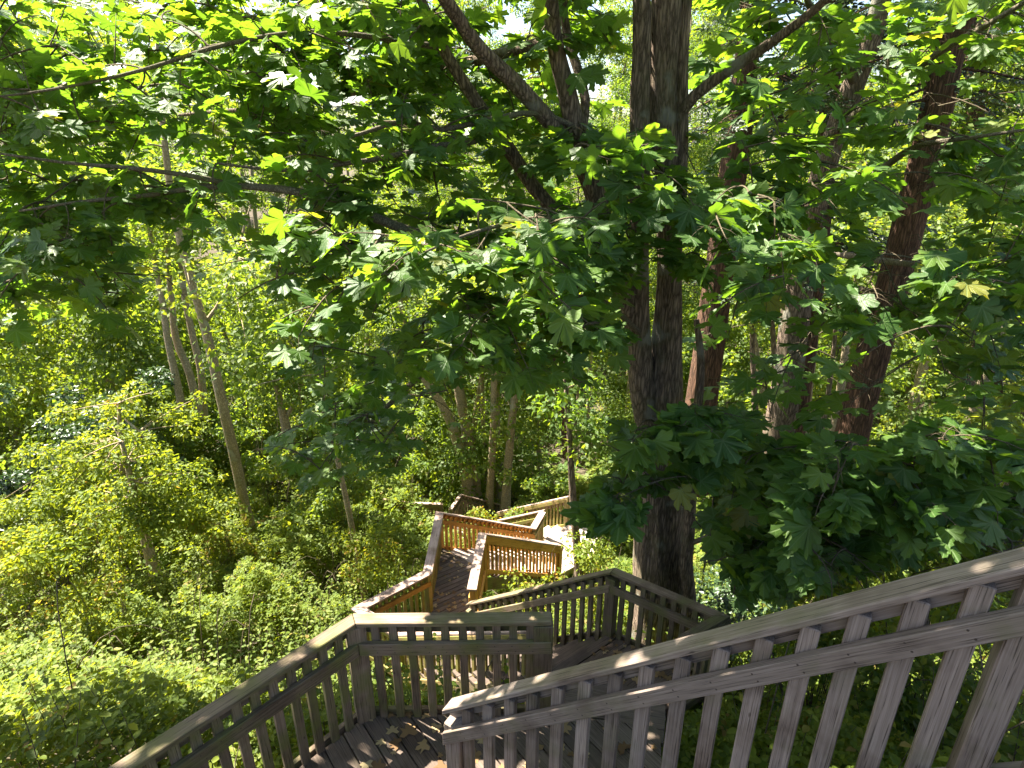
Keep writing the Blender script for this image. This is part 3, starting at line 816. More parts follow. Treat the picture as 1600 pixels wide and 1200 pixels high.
def view_rules(u, v, d, g):
    """the openings the photograph shows between the leaf masses: stair, trunk, glimpses of the wood"""
    n = len(u)
    bad = np.zeros(n, bool)
    r = g.random(n)
    # stairs and near handrail
    bad |= (v > 1000) & (u < 900)
    bad |= (u > 520) & (u < 885) & (v > 745)
    bad |= (u > 860) & (u < 1150) & (v > 865)
    bad |= (v > 1085 - (u - 700) * 0.262 - 18) & (u > 690)
    bad |= (u < 420) & (v > 640)
    bad |= (u < 330) & (v > 560)
    # main trunk
    bad |= (u > 985) & (u < 1066) & (v > 480) & (v < 640) & (r < 0.85)
    bad |= (u > 1000) & (u < 1075) & (v > 780) & (v < 1000) & (r < 0.95)
    bad |= (u > 990) & (u < 1075) & (v < 190) & (r < 0.9)
    for (ua, va, ub, vb, hw, pr) in ((1486, 60, 1318, 770, 30, 0.82), (1362, 60, 1264, 370, 20, 0.6), (1250, 440, 1215, 700, 24, 0.6), (1134, 330, 1095, 640, 26, 0.55), (740, 60, 905, 225, 16, 0.6), (866, 60, 932, 310, 16, 0.6)):
        uc = ua + (ub - ua) * (v - va) / (vb - va)
        bad |= (np.abs(u - uc) < hw) & (v > va) & (v < vb) & (r < pr)
    bad |= (u > 1060) & (u < 1098) & (v > 765) & (v < 940) & (r < 0.9)
    # windows on to the bright wood behind
    bad |= (u > 1080) & (u < 1330) & (v > 480) & (v < 640) & (r < 0.5)
    bad |= (u > 1390) & (u < 1600) & (v > 500) & (v < 670) & (r < 0.5)
    bad |= (u > 230) & (u < 430) & (v > 420) & (v < 640) & (r < 0.9)
    bad |= (u > 640) & (u < 960) & (v > 610) & (v < 760) & (r < 0.85)
    return bad

gR = np.random.default_rng(11)

# --- the big maple
base = at_y(1034, 1004, 6.75)
big = thing('maple_tree', base + np.array([0, 0, -0.3]), 'big grey barked maple with several stems rising behind the greenish landing railing', 'tree')
P, r = px([(1034, 1030, 6.75, 96), (1032, 950, 6.7, 84), (1030, 850, 6.65, 76), (1030, 740, 6.6, 74), (1031, 650, 6.55, 66), (1040, 560, 6.5, 48), (1046, 430, 6.45, 37), (1045, 300, 6.4, 37), (1037, 180, 6.35, 46), (1040, 67, 6.3, 48), (1046, -120, 6.2, 46), (1060, -500, 6.0, 34), (1080, -900, 5.8, 20)])
nodes = []
Pm, _ = limb('trunk', P, r, 'bark_maple', big, 0.07, 64, 0.17, 0.25)
def add_limb(pts, name='limb', tree=big, mat='bark_maple', nodes_to=None, step=0.15, sides=10):
    P, r = px(pts)
    if name == 'branch': mat = 'branch_bark'
    Pp, _ = limb(name, P, r, mat, tree, step, sides)
    (nodes if nodes_to is None else nodes_to).extend(list(Pp[::2]))
    return Pp
add_limb([(1018, 700, 6.5, 36), (1004, 610, 6.42, 40), (998, 500, 6.35, 34), (998, 400, 6.3, 31), (1000, 280, 6.25, 31), (1000, 150, 6.2, 32), (1003, 67, 6.2, 30), (1000, -150, 6.0, 26), (985, -500, 5.6, 16)], sides=14)
add_limb([(1000, 560, 6.45, 26), (978, 470, 6.3, 28), (958, 410, 6.2, 30), (932, 310, 6.1, 32), (905, 225, 6.0, 34), (885, 140, 5.95, 30), (866, 60, 5.9, 26), (850, -120, 5.6, 22), (820, -400, 5.0, 14)], sides=12)
add_limb([(925, 300, 6.08, 22), (895, 235, 6.0, 24), (850, 180, 5.8, 26), (800, 125, 5.6, 26), (748, 75, 5.4, 24), (690, -10, 5.0, 22), (600, -150, 4.5, 16), (480, -350, 4.0, 8)])
add_limb([(950, 395, 6.2, 18), (900, 360, 6.3, 20), (840, 300, 6.3, 22), (790, 225, 6.2, 22), (745, 160, 6.1, 20), (692, 75, 6.0, 18), (640, -40, 5.8, 14), (560, -200, 5.5, 8)])
add_limb([(1055, 195, 6.35, 18), (1080, 155, 6.2, 18), (1135, 112, 6.0, 18), (1200, 70, 5.8, 16), (1290, 0, 5.4, 13), (1400, -120, 4.8, 8)])
add_limb([(1062, 320, 6.4, 22), (1066, 200, 6.3, 20), (1068, 67, 6.25, 18), (1090, -150, 6.2, 14), (1130, -450, 6.0, 8)])
add_limb([(905, 230, 6.0, 12), (915, 160, 6.2, 15), (900, 100, 6.3, 15), (885, 50, 6.4, 14), (870, -100, 6.4, 10)])
add_limb([(866, 60, 5.9, 16), (760, 90, 6.8, 18), (640, 120, 7.6, 16), (520, 150, 8.3, 13), (400, 170, 8.8, 9), (280, 180, 9.0, 5)])  # limb added to carry the sprays that shade the second landing
add_limb([(700, -10, 5.1, 12), (560, -20, 6.0, 12), (430, -60, 7.0, 10), (300, -120, 8.0, 7)])
add_limb([(0, -100, 4.0, 9), (-300, -150, 4.0, 9), (-700, -200, 3.9, 8), (-1100, -260, 3.7, 6)], 'branch', sides=7)  # branch added, running out of view, to hold the left shading sprays
# horizontal branches
add_limb([(925, 215, 6.0, 9), (880, 190, 5.85, 9), (830, 176, 5.7, 9), (760, 188, 5.5, 9), (690, 202, 5.3, 8), (630, 190, 5.2, 8), (560, 210, 5.1, 6), (480, 230, 5.0, 4)], 'branch', sides=7)
add_limb([(800, 180, 5.6, 8), (740, 222, 5.3, 9), (690, 226, 5.2, 9), (600, 246, 5.0, 8), (520, 258, 4.9, 7), (440, 266, 4.8, 6), (340, 255, 4.7, 4)], 'branch', sides=7)
add_limb([(965, 440, 6.2, 16), (860, 410, 5.7, 16), (750, 395, 5.3, 16), (650, 365, 5.1, 16), (560, 330, 4.9, 15), (480, 303, 4.8, 13), (400, 292, 4.75, 11), (320, 292, 4.7, 9), (230, 305, 4.65, 7), (120, 316, 4.6, 5), (30, 330, 4.5, 3)], 'branch', sides=8)
add_limb([(370, 290, 4.75, 8), (300, 275, 4.6, 8), (200, 262, 4.5, 7), (110, 255, 4.4, 5), (0, 240, 4.2, 4)], 'branch', sides=7)
add_limb([(985, 530, 6.4, 10), (900, 500, 6.6, 12), (800, 490, 6.8, 12), (730, 520, 6.8, 11), (670, 575, 6.6, 10), (610, 630, 6.4, 8), (550, 690, 6.2, 5)], 'branch', sides=7)
add_limb([(960, 420, 6.2, 10), (900, 370, 5.4, 9), (850, 340, 4.8, 8), (790, 350, 4.3, 7), (720, 370, 4.0, 5), (650, 400, 3.8, 3)], 'branch', sides=7)
add_limb([(1000, 520, 6.3, 9), (940, 470, 5.4, 9), (880, 470, 4.8, 8), (820, 500, 4.4, 6), (780, 540, 4.2, 4)], 'branch', sides=7)
add_limb([(692, 75, 6.0, 10), (600, 60, 5.6, 9), (480, 50, 5.2, 8), (350, 70, 5.0, 7), (220, 110, 4.8, 6), (80, 140, 4.6, 4), (-80, 160, 4.4, 3)], 'branch', sides=7)
add_limb([(600, -150, 4.5, 12), (400, -160, 4.4, 10), (200, -140, 4.2, 8), (0, -100, 4.0, 5), (-200, -60, 3.8, 3)], 'branch', sides=7)
add_limb([(1000, -150, 6.0, 16), (960, -300, 5.0, 16), (900, -500, 3.8, 14), (800, -900, 2.6, 10), (600, -1700, 1.4, 6)], 'branch', sides=7)
add_limb([(1090, -150, 6.2, 12), (1200, -300, 5.4, 12), (1350, -500, 4.6, 9), (1600, -800, 3.6, 6)], 'branch', sides=7)
add_limb([(820, -400, 5.0, 10), (600, -600, 4.0, 9), (300, -800, 3.2, 7), (-100, -900, 2.8, 5)], 'branch', sides=7)

S = [(region(gR, 300, -60, 700, -10, 340, 4.2, 7.0), (0.09, 0.16)),
     (region(gR, 110, 380, 960, -40, 320, 4.8, 7.0), (0.10, 0.18)),
     (region(gR, 40, -60, 190, 260, 520, 4.2, 5.8), (0.10, 0.17)),
     (region(gR, 60, -60, 480, 300, 500, 5.0, 7.5), (0.08, 0.14)),
     (region(gR, 80, 430, 960, 310, 570, 3.4, 5.4), (0.09, 0.175)),
     (region(gR, 28, 700, 960, 380, 640, 3.4, 5.0), (0.10, 0.185)),
     (region(gR, 52, 400, 720, 480, 770, 5.2, 7.0, lambda u, v: v > 760 - (u - 400) * 0.85 - 60 and v < 860 - (u - 400) * 0.6), (0.08, 0.145)),
     (region(gR, 34, 900, 1110, 190, 440, 4.0, 5.8), (0.11, 0.19)),
     # crown overhead: sprays added, mostly out of view, to shade the steps
     (np.array([(gR.uniform(-2.6, 3.0), gR.uniform(1.0, 8.5), gR.uniform(1.4, 6.5)) for _ in range(200)]), (0.14, 0.24)),
     (np.array([(gR.uniform(-4.2, 0.6), gR.uniform(0.3, 4.2), gR.uniform(1.3, 3.8)) for _ in range(128)]), (0.14, 0.24)),  # density set to shade the near handrail
     (np.array([(gR.uniform(-7.2, -4.3), gR.uniform(2.6, 6.2), gR.uniform(0.7, 3.0)) for _ in range(110)]), (0.13, 0.22)),  # added left of the view to shade the lower left slope
     (np.array([(gR.uniform(-1.0, 1.3), gR.uniform(6.8, 8.3), gR.uniform(-1.6, 1.6)) for _ in range(48)]), (0.11, 0.19)),  # added to shade the ground right of the thick trunk
     (np.array([(gR.uniform(-3.3, -0.6), gR.uniform(6.0, 8.2), gR.uniform(0.4, 2.4)) for _ in range(60)]), (0.12, 0.20))]  # added to shade the second landing
nl = hang_leaves(big, nodes, np.vstack([q[0] for q in S]), [q[1] for q in S for _ in range(len(q[0]))], view_rules, seed=3)

# --- grey maple on the right
nodes2 = []
m2 = thing('maple_tree', np.array(at_y(1215, 700, 9.6)) + np.array([0, 0, -1.0]), 'slender grey maple leaning right, its trunk pressed against a reddish fir', 'tree')
P, r = px([(1205, 800, 9.6, 52), (1215, 690, 9.6, 46), (1232, 580, 9.5, 44), (1246, 470, 9.4, 42), (1262, 380, 9.3, 38), (1280, 290, 9.2, 36), (1305, 210, 9.1, 34), (1335, 130, 9.0, 34), (1362, 60, 8.9, 30), (1400, -100, 8.6, 26), (1450, -350, 8.0, 16)])
Pp, _ = limb('trunk', P, r, 'bark_maple', m2, 0.15, 18, 0.08)
nodes2 += list(Pp[8::2])
for pts in ([(1315, 205, 9.1, 18), (1355, 165, 8.6, 18), (1410, 125, 8.0, 16), (1460, 85, 7.4, 14), (1540, 40, 6.6, 10), (1640, -20, 5.6, 6)],
            [(1285, 290, 9.2, 14), (1320, 300, 8.0, 14), (1370, 270, 7.0, 12), (1430, 230, 6.2, 9), (1520, 215, 5.4, 6), (1620, 200, 5.0, 4)],
            [(1270, 350, 9.2, 12), (1230, 330, 8.0, 12), (1200, 320, 6.6, 10), (1180, 310, 5.4, 8), (1170, 300, 4.6, 4)],
            [(1262, 380, 9.2, 12), (1330, 400, 7.6, 12), (1400, 410, 6.4, 10), (1480, 420, 5.4, 7), (1560, 440, 4.8, 4)],
            [(1255, 420, 9.3, 11), (1300, 440, 7.6, 11), (1340, 450, 6.0, 9), (1370, 455, 4.8, 5)],
            [(1335, 130, 9.0, 14), (1300, 60, 7.8, 14), (1270, 20, 6.4, 11), (1250, -40, 5.0, 6)],
            [(1400, -100, 8.6, 14), (1450, -250, 6.6, 13), (1500, -500, 4.8, 10), (1450, -900, 3.2, 6)]):
    add_limb(pts, 'branch', m2, 'bark_maple', nodes2, sides=7)
S = [region(gR, 110, 1090, 1640, -10, 330, 4.6, 7.5), region(gR, 60, 1080, 1640, 250, 500, 3.8, 5.8), region(gR, 22, 1330, 1640, 420, 600, 3.8, 5.6), region(gR, 50, 1070, 1640, 440, 700, 4.8, 7.5),
     np.array([(gR.uniform(1.5, 6), gR.uniform(2, 8), gR.uniform(1.0, 6)) for _ in range(150)])]
hang_leaves(m2, nodes2, np.vstack(S), (0.11, 0.20), view_rules, seed=5)

# --- young maple below, right of the trunk
nodes3 = []
m3 = thing('maple_sapling', np.array(at_y(1078, 930, 6.3)), 'thin brown maple sapling with big dark leaves right of the thick trunk', 'tree')
P, r = px([(1082, 985, 6.35, 20), (1078, 930, 6.3, 19), (1072, 880, 6.3, 22), (1076, 840, 6.25, 19), (1080, 760, 6.2, 18), (1085, 690, 6.1, 16), (1092, 620, 6.1, 14), (1095, 560, 6.1, 12), (1088, 500, 6.1, 9)])
Pp, _ = limb('trunk', P, r, 'bark_maple', m3, 0.1, 10, 0.05)
nodes3 += list(Pp[4::2])
for pts in ([(1080, 770, 6.2, 9), (1040, 740, 5.6, 8), (1000, 730, 5.0, 7), (960, 740, 4.5, 4)], [(1080, 760, 6.2, 9), (1140, 720, 5.6, 9), (1230, 690, 5.1, 7), (1320, 690, 4.7, 4)],
            [(1076, 850, 6.25, 8), (1130, 830, 5.9, 8), (1200, 800, 5.6, 7), (1280, 780, 5.3, 4)], [(1085, 690, 6.1, 8), (1060, 660, 5.6, 7), (1020, 650, 5.1, 4)]):
    add_limb(pts, 'branch', m3, 'twig', nodes3, sides=6)
S = [region(gR, 34, 920, 1340, 630, 780, 4.3, 5.8), region(gR, 60, 1090, 1330, 760, 940, 4.8, 6.2), region(gR, 5, 925, 990, 735, 800, 4.2, 4.7)]
hang_leaves(m3, nodes3, np.vstack(S), (0.12, 0.22), view_rules, seed=8)

# --- second young maple, right edge
nodes4 = []
m4 = thing('maple_sapling', np.array(at_y(1440, 960, 5.2)) + np.array([0, 0, -0.3]), 'young maple with broad bluish green leaves just over the long handrail', 'tree')
P, r = px([(1440, 990, 5.2, 22), (1436, 900, 5.2, 18), (1428, 820, 5.1, 15), (1432, 740, 5.0, 12), (1445, 660, 4.9, 9)])
Pp, _ = limb('trunk', P, r, 'bark_maple', m4, 0.1, 8, 0.05)
nodes4 += list(Pp[2::2])
for pts in ([(1430, 830, 5.1, 8), (1490, 790, 4.8, 7), (1560, 770, 4.5, 4)], [(1430, 780, 5.1, 8), (1370, 750, 4.9, 7), (1320, 740, 4.6, 4)], [(1436, 880, 5.2, 8), (1370, 860, 5.2, 7), (1300, 850, 5.0, 4)], [(1436, 880, 5.2, 8), (1500, 850, 4.9, 7), (1580, 830, 4.6, 4)]):
    add_limb(pts, 'branch', m4, 'twig', nodes4, sides=6)
S = [region(gR, 46, 1290, 1640, 660, 880, 3.9, 5.4), region(gR, 80, 1150, 1640, 770, 950, 4.0, 5.8)]
hang_leaves(m4, nodes4, np.vstack(S), (0.12, 0.22), view_rules, seed=9)

# ------------------------------------------------------------------ woodland trees
def cloud(g, clumps, n, size, up=0.55):
    """leaf positions spread through a set of clumps (x, y, z, r)"""
    C = np.array(clumps)
    w = C[:, 3] ** 2; w = w / w.sum()
    k = g.choice(len(C), n, p=w)
    dvec = unit(g.normal(0, 1, (n, 3)))
    rad = C[k, 3] * (0.35 + 0.65 * g.random(n) ** 0.5)
    pos = C[k, :3] + dvec * rad[:, None] * np.array([1, 1, 0.62])
    nrm = unit(np.array([0, 0, up]) + dvec * 0.35 + g.normal(0, 0.45, (n, 3)))
    tip = unit(dvec + g.normal(0, 0.5, (n, 3)) + np.array([0, 0, -0.35]))
    sz = g.uniform(size[0], size[1], n)
    return pos, frames(nrm, tip), sz

def crown_mesh(name, g, clumps, n, size, mat, tmpl=DIAM):
    pos, Rm, sz = cloud(g, clumps, n, size)
    V, F = stamp(tmpl[0], tmpl[1], pos, Rm, sz)
    tone = np.array([nz(p[0] * 0.8 + len(clumps), p[1] * 0.8, p[2] * 0.8) for p in pos])
    return np_mesh(name, V, F, M[mat], attr=np.repeat(np.clip(0.45 + 0.55 * tone + g.normal(0, 0.18, n), 0, 1), len(tmpl[0])))

def stem_tree(name, label, stems, crown, mat, leaf, group=None, nleaf=4000, lsize=(0.08, 0.14), clump=(0.5, 1.0), nclump=14, seed=0, cat='tree', tmpl=DIAM):
    """stems: list of px paths, first one is the trunk; crown: (u, v, y, ru_m, rv_m) boxes in which clumps lie"""
    g = np.random.default_rng(seed + 100)
    P, r = px(stems[0])
    root = np.array(P[0])
    t = thing(name, root, label, cat, group)
    first = True
    allp = []
    for st in stems:
        P, r = px(st)
        Pp, _ = limb('trunk' if first else 'stem', P, r, mat, t, 0.35, 9, 0.05, 0.2 if first else 0)
        allp += list(Pp[len(Pp) // 2:])
        first = False
    if crown:
        cl = []
        bv, bf, off = [], [], 0
        for (u, v, y, ru, rv) in crown:
            c = at_y(u, v, y)
            for _ in range(nclump):
                q = c + np.array([g.normal(0, ru * 0.5), g.normal(0, ru * 0.45), g.normal(0, rv * 0.5)])
                rr = g.uniform(*clump)
                cl.append((*q, rr))
                k = int(np.argmin(np.linalg.norm(np.array(allp) - q, axis=1)))
                a = allp[k]
                f = np.linspace(0, 1, 5)[:, None]
                path = a * (1 - f) + q * f + np.array([0, 0, 0.15 * np.linalg.norm(q - a)]) * (f * (1 - f))
                V, F = tube_arrays(path, np.linspace(0.016, 0.005, 5), 5)
                bv.append(V); bf.append(F + off); off += len(V)
        base = Vector(root)
        link('limb', np_mesh('limb', np.vstack(bv) - root, np.vstack(bf), M[mat], smooth=True), t, Matrix.Translation(base))['kind'] = 'stuff'
        me = crown_mesh('crown', g, [(a - root[0], b - root[1], c - root[2], d) for a, b, c, d in cl], nleaf, lsize, leaf, tmpl)
        link('crown', me, t, Matrix.Translation(base))['kind'] = 'stuff'
    return t

# left alder and its neighbours
stem_tree('alder_tree', 'tall mottled alder trunk standing alone in the sunlit slope of brambles',
          [[(392, 830, 12.4, 17), (382, 790, 12.4, 16), (368, 720, 12.3, 16), (345, 620, 12.2, 15), (325, 530, 12.1, 14), (305, 460, 12.0, 12), (290, 410, 12.0, 11), (270, 320, 12, 11), (255, 200, 12, 9), (245, 60, 12, 6)],
           [(320, 505, 12.1, 7), (345, 470, 12.2, 6), (365, 420, 12.3, 5), (385, 340, 12.4, 3)]],
          [(270, 110, 12.5, 2.0, 1.6), (425, 450, 11.0, 0.9, 0.8)], 'bark_alder', 'alder_leaf', None, 4200, (0.09, 0.15), seed=1)
for i, (st, lab) in enumerate((
    ([(285, 640, 15, 11), (275, 590, 15, 11), (262, 530, 15, 10), (255, 480, 15, 9), (240, 400, 15, 7), (225, 300, 15, 5)], 'left of three thin alder stems in front of the dark thicket'),
    ([(310, 640, 15.3, 12), (295, 580, 15.3, 11), (275, 530, 15.3, 11), (268, 470, 15.3, 9), (262, 400, 15.3, 7), (258, 300, 15.3, 5)], 'middle of three thin alder stems, bowed, in front of the dark thicket'),
    ([(318, 650, 15.6, 12), (314, 580, 15.6, 11), (300, 520, 15.6, 10), (285, 440, 15.6, 9), (280, 340, 15.6, 6), (282, 240, 15.6, 4)], 'right of three thin alder stems in front of the dark thicket'))):
    stem_tree('alder_tree', lab, [st], [(240 + i * 30, 330, 15.2, 1.6, 1.3)], 'bark_alder', 'alder_leaf', 'thin alders by the dark thicket', 1700, (0.10, 0.16), seed=10 + i, nclump=9)
# alder clump beyond the stair
clumpdefs = [
    ([(735, 800, 17.5, 22), (728, 740, 17.5, 20), (715, 690, 17.5, 17), (695, 640, 17.5, 14), (665, 595, 17.5, 12), (640, 540, 17.5, 9), (620, 440, 17.5, 6)], 'alder stem leaning left out of the clump behind the far stairs'),
    ([(745, 800, 17.8, 22), (738, 730, 17.8, 20), (727, 660, 17.8, 18), (716, 600, 17.8, 16), (705, 520, 17.8, 13), (700, 380, 17.8, 9)], 'straight reddish alder stem touching the left leaning one'),
    ([(765, 800, 18.6, 11), (760, 740, 18.6, 9), (755, 660, 18.6, 8), (753, 580, 18.6, 7), (752, 460, 18.6, 5)], 'thinnest straight alder pole in the clump behind the far stairs'),
    ([(764, 800, 17.0, 13), (768, 730, 17.0, 12), (771, 660, 17.0, 11), (772, 590, 17.0, 10), (775, 480, 17.0, 7)], 'slim pale alder pole standing between the thinnest and the thick pole'),
    ([(778, 800, 18.8, 14), (780, 740, 18.8, 12), (777, 680, 18.8, 10), (778, 600, 18.8, 8), (780, 450, 18.8, 6)], 'mossy yellow alder pole behind the slim pale one'),
    ([(790, 800, 16.8, 15), (793, 740, 16.8, 14), (799, 670, 16.8, 13), (805, 605, 16.8, 12), (812, 500, 16.8, 9), (815, 400, 16.8, 6)], 'thick alder pole at the right of the clump behind the far stairs')]
for i, (st, lab) in enumerate(clumpdefs):
    stem_tree('alder_tree', lab, [st], [(st[-1][0], st[-1][1] + 30, st[-1][2], 1.3, 1.3)], 'bark_alder', 'alder_leaf', 'alder poles behind the far stairs', 1500, (0.10, 0.16), seed=20 + i, nclump=7)
# thin stems right of the clump
for i, (st, lab, mat) in enumerate((
    ([(845, 745, 20, 9), (842, 700, 20, 8), (838, 640, 20, 7), (836, 560, 20, 6), (832, 470, 20, 4)], 'thin brown stem left of the forked pair in the shaded wood', 'bark_alder'),
    ([(886, 715, 16, 11), (880, 660, 16, 10), (870, 600, 16, 9), (860, 520, 16, 7), (855, 420, 16, 5)], 'dark reddish stem leaning left in the shaded wood', 'bark_fir'),
    ([(890, 715, 16.2, 11), (888, 640, 16.2, 10), (882, 560, 16.2, 9), (880, 460, 16.2, 6)], 'dark stem crossing the reddish leaning stem', 'bark_maple'),
    ([(900, 720, 17, 8), (902, 650, 17, 7), (906, 590, 17, 6), (910, 480, 17, 5)], 'pale silvery pole beside the dark crossing stems', 'bark_alder'),
    ([(915, 705, 18, 7), (918, 650, 18, 6), (922, 590, 18, 6), (925, 480, 18, 4)], 'thin brown pole right of the silvery pole', 'bark_alder'))):
    stem_tree('young_tree', lab, [st], [(st[-1][0], st[-1][1] + 20, st[-1][2], 1.1, 1.1)], mat, 'alder_leaf', 'thin stems in the middle of the wood', 1200, (0.10, 0.16), seed=40 + i, nclump=6)
# thin sapling in front of the bright landing
stem_tree('young_tree', 'thin dark sapling trunk standing in front of the bright landing',
          [[(908, 905, 8.6, 16), (902, 860, 8.6, 13), (897, 800, 8.6, 12), (893, 740, 8.6, 11), (890, 680, 8.6, 9), (884, 600, 8.6, 7), (878, 500, 8.6, 5)]],
          [(890, 610, 8.7, 0.7, 0.6), (930, 700, 8.6, 0.5, 0.3)], 'bark_maple', 'far_leaf', None, 900, (0.08, 0.14), clump=(0.25, 0.45), nclump=6, seed=50)
stem_tree('young_tree', 'added young leafy tree shading the boardwalk behind the hanging maple leaves',  # tree added to shade the boardwalk, mostly hidden by nearer leaves
          [[(573, 949, 10.6, 10), (545, 800, 10.5, 9), (512, 650, 10.4, 7), (495, 560, 10.3, 5)]],
          [(495, 575, 10.3, 1.0, 0.7), (560, 640, 10.1, 0.7, 0.5)], 'bark_alder', 'alder_leaf', None, 3800, (0.08, 0.14), clump=(0.22, 0.45), nclump=12, seed=66)
# small stubby trees in the brambles at left
stem_tree('young_tree', 'short crooked little tree trunk sunk in the sunny brambles', [[(242, 895, 8.4, 16), (232, 860, 8.4, 15), (222, 820, 8.4, 14), (212, 780, 8.4, 13), (200, 730, 8.4, 8), (190, 690, 8.4, 6)]],
          [(205, 740, 8.4, 0.9, 0.9), (250, 800, 8.3, 0.6, 0.6)], 'bark_alder', 'bramble_leaf', None, 4200, (0.05, 0.09), clump=(0.12, 0.34), nclump=20, seed=60, tmpl=OVAL)
stem_tree('young_tree', 'small pale flowering sapling left of the mottled alder trunk', [[(192, 740, 11, 8), (190, 700, 11, 7), (187, 660, 11, 6), (185, 630, 11, 4)], [(230, 700, 11, 4), (215, 670, 11, 4), (195, 655, 11, 3)]],
          [(200, 690, 11, 1.3, 1.0), (130, 740, 10.8, 1.1, 0.8)], 'bark_alder', 'bramble_leaf', None, 6000, (0.06, 0.11), clump=(0.15, 0.42), nclump=24, seed=61, tmpl=OVAL)
stem_tree('young_tree', 'short forked stump like tree between the mottled alder and the stairs', [[(452, 690, 14, 16), (445, 660, 14, 14), (438, 630, 14, 11), (430, 590, 14, 8), (425, 540, 14, 5)], [(445, 655, 14, 7), (465, 620, 14, 6), (480, 570, 14, 4)]],
          [(450, 560, 14, 1.6, 0.9)], 'bark_alder', 'alder_leaf', None, 4200, (0.08, 0.13), clump=(0.3, 0.6), nclump=18, seed=62)

# firs and cedar on the right
def conifer_sprays(t, g, pts, n, length, mat='needle'):
    """drooping flat sprays of needles on short branches along a trunk"""
    pts = np.array(pts)
    k = g.integers(0, len(pts), n)
    th = g.uniform(0, 2 * math.pi, n)
    out = np.stack([np.cos(th), np.sin(th), g.uniform(-0.35, 0.05, n)], axis=1)
    L = g.uniform(*length, n)
    P, Nn, T, Sz = [], [], [], []
    bv, bf, off = [], [], 0
    for i in range(n):
        a = pts[k[i]]; tip = a + out[i] * L[i] + np.array([0, 0, -0.2 * L[i]])
        f = np.linspace(0, 1, 4)[:, None]
        V, F = tube_arrays(a * (1 - f) + tip * f + np.array([0, 0, 0.2]) * f * (1 - f), np.linspace(0.022, 0.005, 4), 4)
        bv.append(V); bf.append(F + off); off += len(V)
        for q in np.linspace(0.25, 1.0, int(6 + L[i] * 7)):
            for s in (-1, 1):
                p = a * (1 - q) + tip * q
                side = np.array([-out[i][1], out[i][0], 0]) * s
                P.append(p); T.append(out[i] * 0.6 + side + np.array([0, 0, -0.35]) + g.normal(0, 0.15, 3)); Nn.append(np.array([0, 0, 1]) + g.normal(0, 0.3, 3)); Sz.append(g.uniform(0.16, 0.32))
    root = np.array(world_of(t).translation)
    link('limb', np_mesh('limb', np.vstack(bv) - root, np.vstack(bf), M['bark_fir'], smooth=True), t, Matrix.Translation(root))['kind'] = 'stuff'
    TV = SPRAY5[0] * np.array([0.55, 1, 1])
    leaf_obj('crown', TV, SPRAY5[1], np.array(P), frames(unit(np.array(Nn)), unit(np.array(T))), np.array(Sz), mat, t)

def conifer(label, path, seed, n=60, length=(0.8, 2.2), frac=0.5, group='dark conifers on the right'):
    g = np.random.default_rng(seed)
    P, r = px(path)
    t = thing('fir_tree', np.array(P[0]), label, 'tree', group)
    Pp, _ = limb('trunk', P, r, 'bark_fir', t, 0.2, 16, 0.10, 0.15)
    conifer_sprays(t, g, Pp[int(len(Pp) * frac):], n, length)
    return t
conifer('dark straight fir trunk just right of the big maple', [(1086, 760, 10.5, 54), (1095, 640, 10.5, 48), (1108, 540, 10.5, 46), (1122, 440, 10.5, 44), (1134, 340, 10.5, 44), (1148, 250, 10.5, 42), (1160, 150, 10.5, 40), (1172, 40, 10.5, 36), (1190, -250, 10.5, 28), (1210, -600, 10.5, 16)], 70, 46, frac=0.55)
conifer('reddish fir trunk tight behind the slender grey maple', [(1228, 760, 10.6, 40), (1238, 680, 10.6, 36), (1252, 580, 10.6, 36), (1266, 470, 10.6, 34), (1278, 380, 10.6, 32), (1290, 250, 10.6, 30), (1300, 100, 10.6, 28), (1320, -250, 10.6, 20)], 71, 60, frac=0.36)
conifer('thick reddish cedar trunk leaning right at the right edge of the wood', [(1300, 800, 8.8, 58), (1318, 740, 8.8, 50), (1340, 640, 8.8, 48), (1362, 560, 8.8, 48), (1390, 460, 8.8, 46), (1420, 350, 8.8, 46), (1445, 250, 8.8, 46), (1468, 150, 8.8, 46), (1486, 60, 8.8, 46), (1530, -150, 8.8, 40), (1590, -500, 8.8, 26)], 72, 40, (0.8, 2.0), frac=0.62)
conifer('dark background fir with hanging needles above the window of bright leaves', [(1560, 720, 19, 30), (1545, 560, 19, 28), (1530, 400, 19, 26), (1525, 200, 19, 24), (1520, 0, 19, 20)], 73, 90, (1.0, 3.2), frac=0.5)
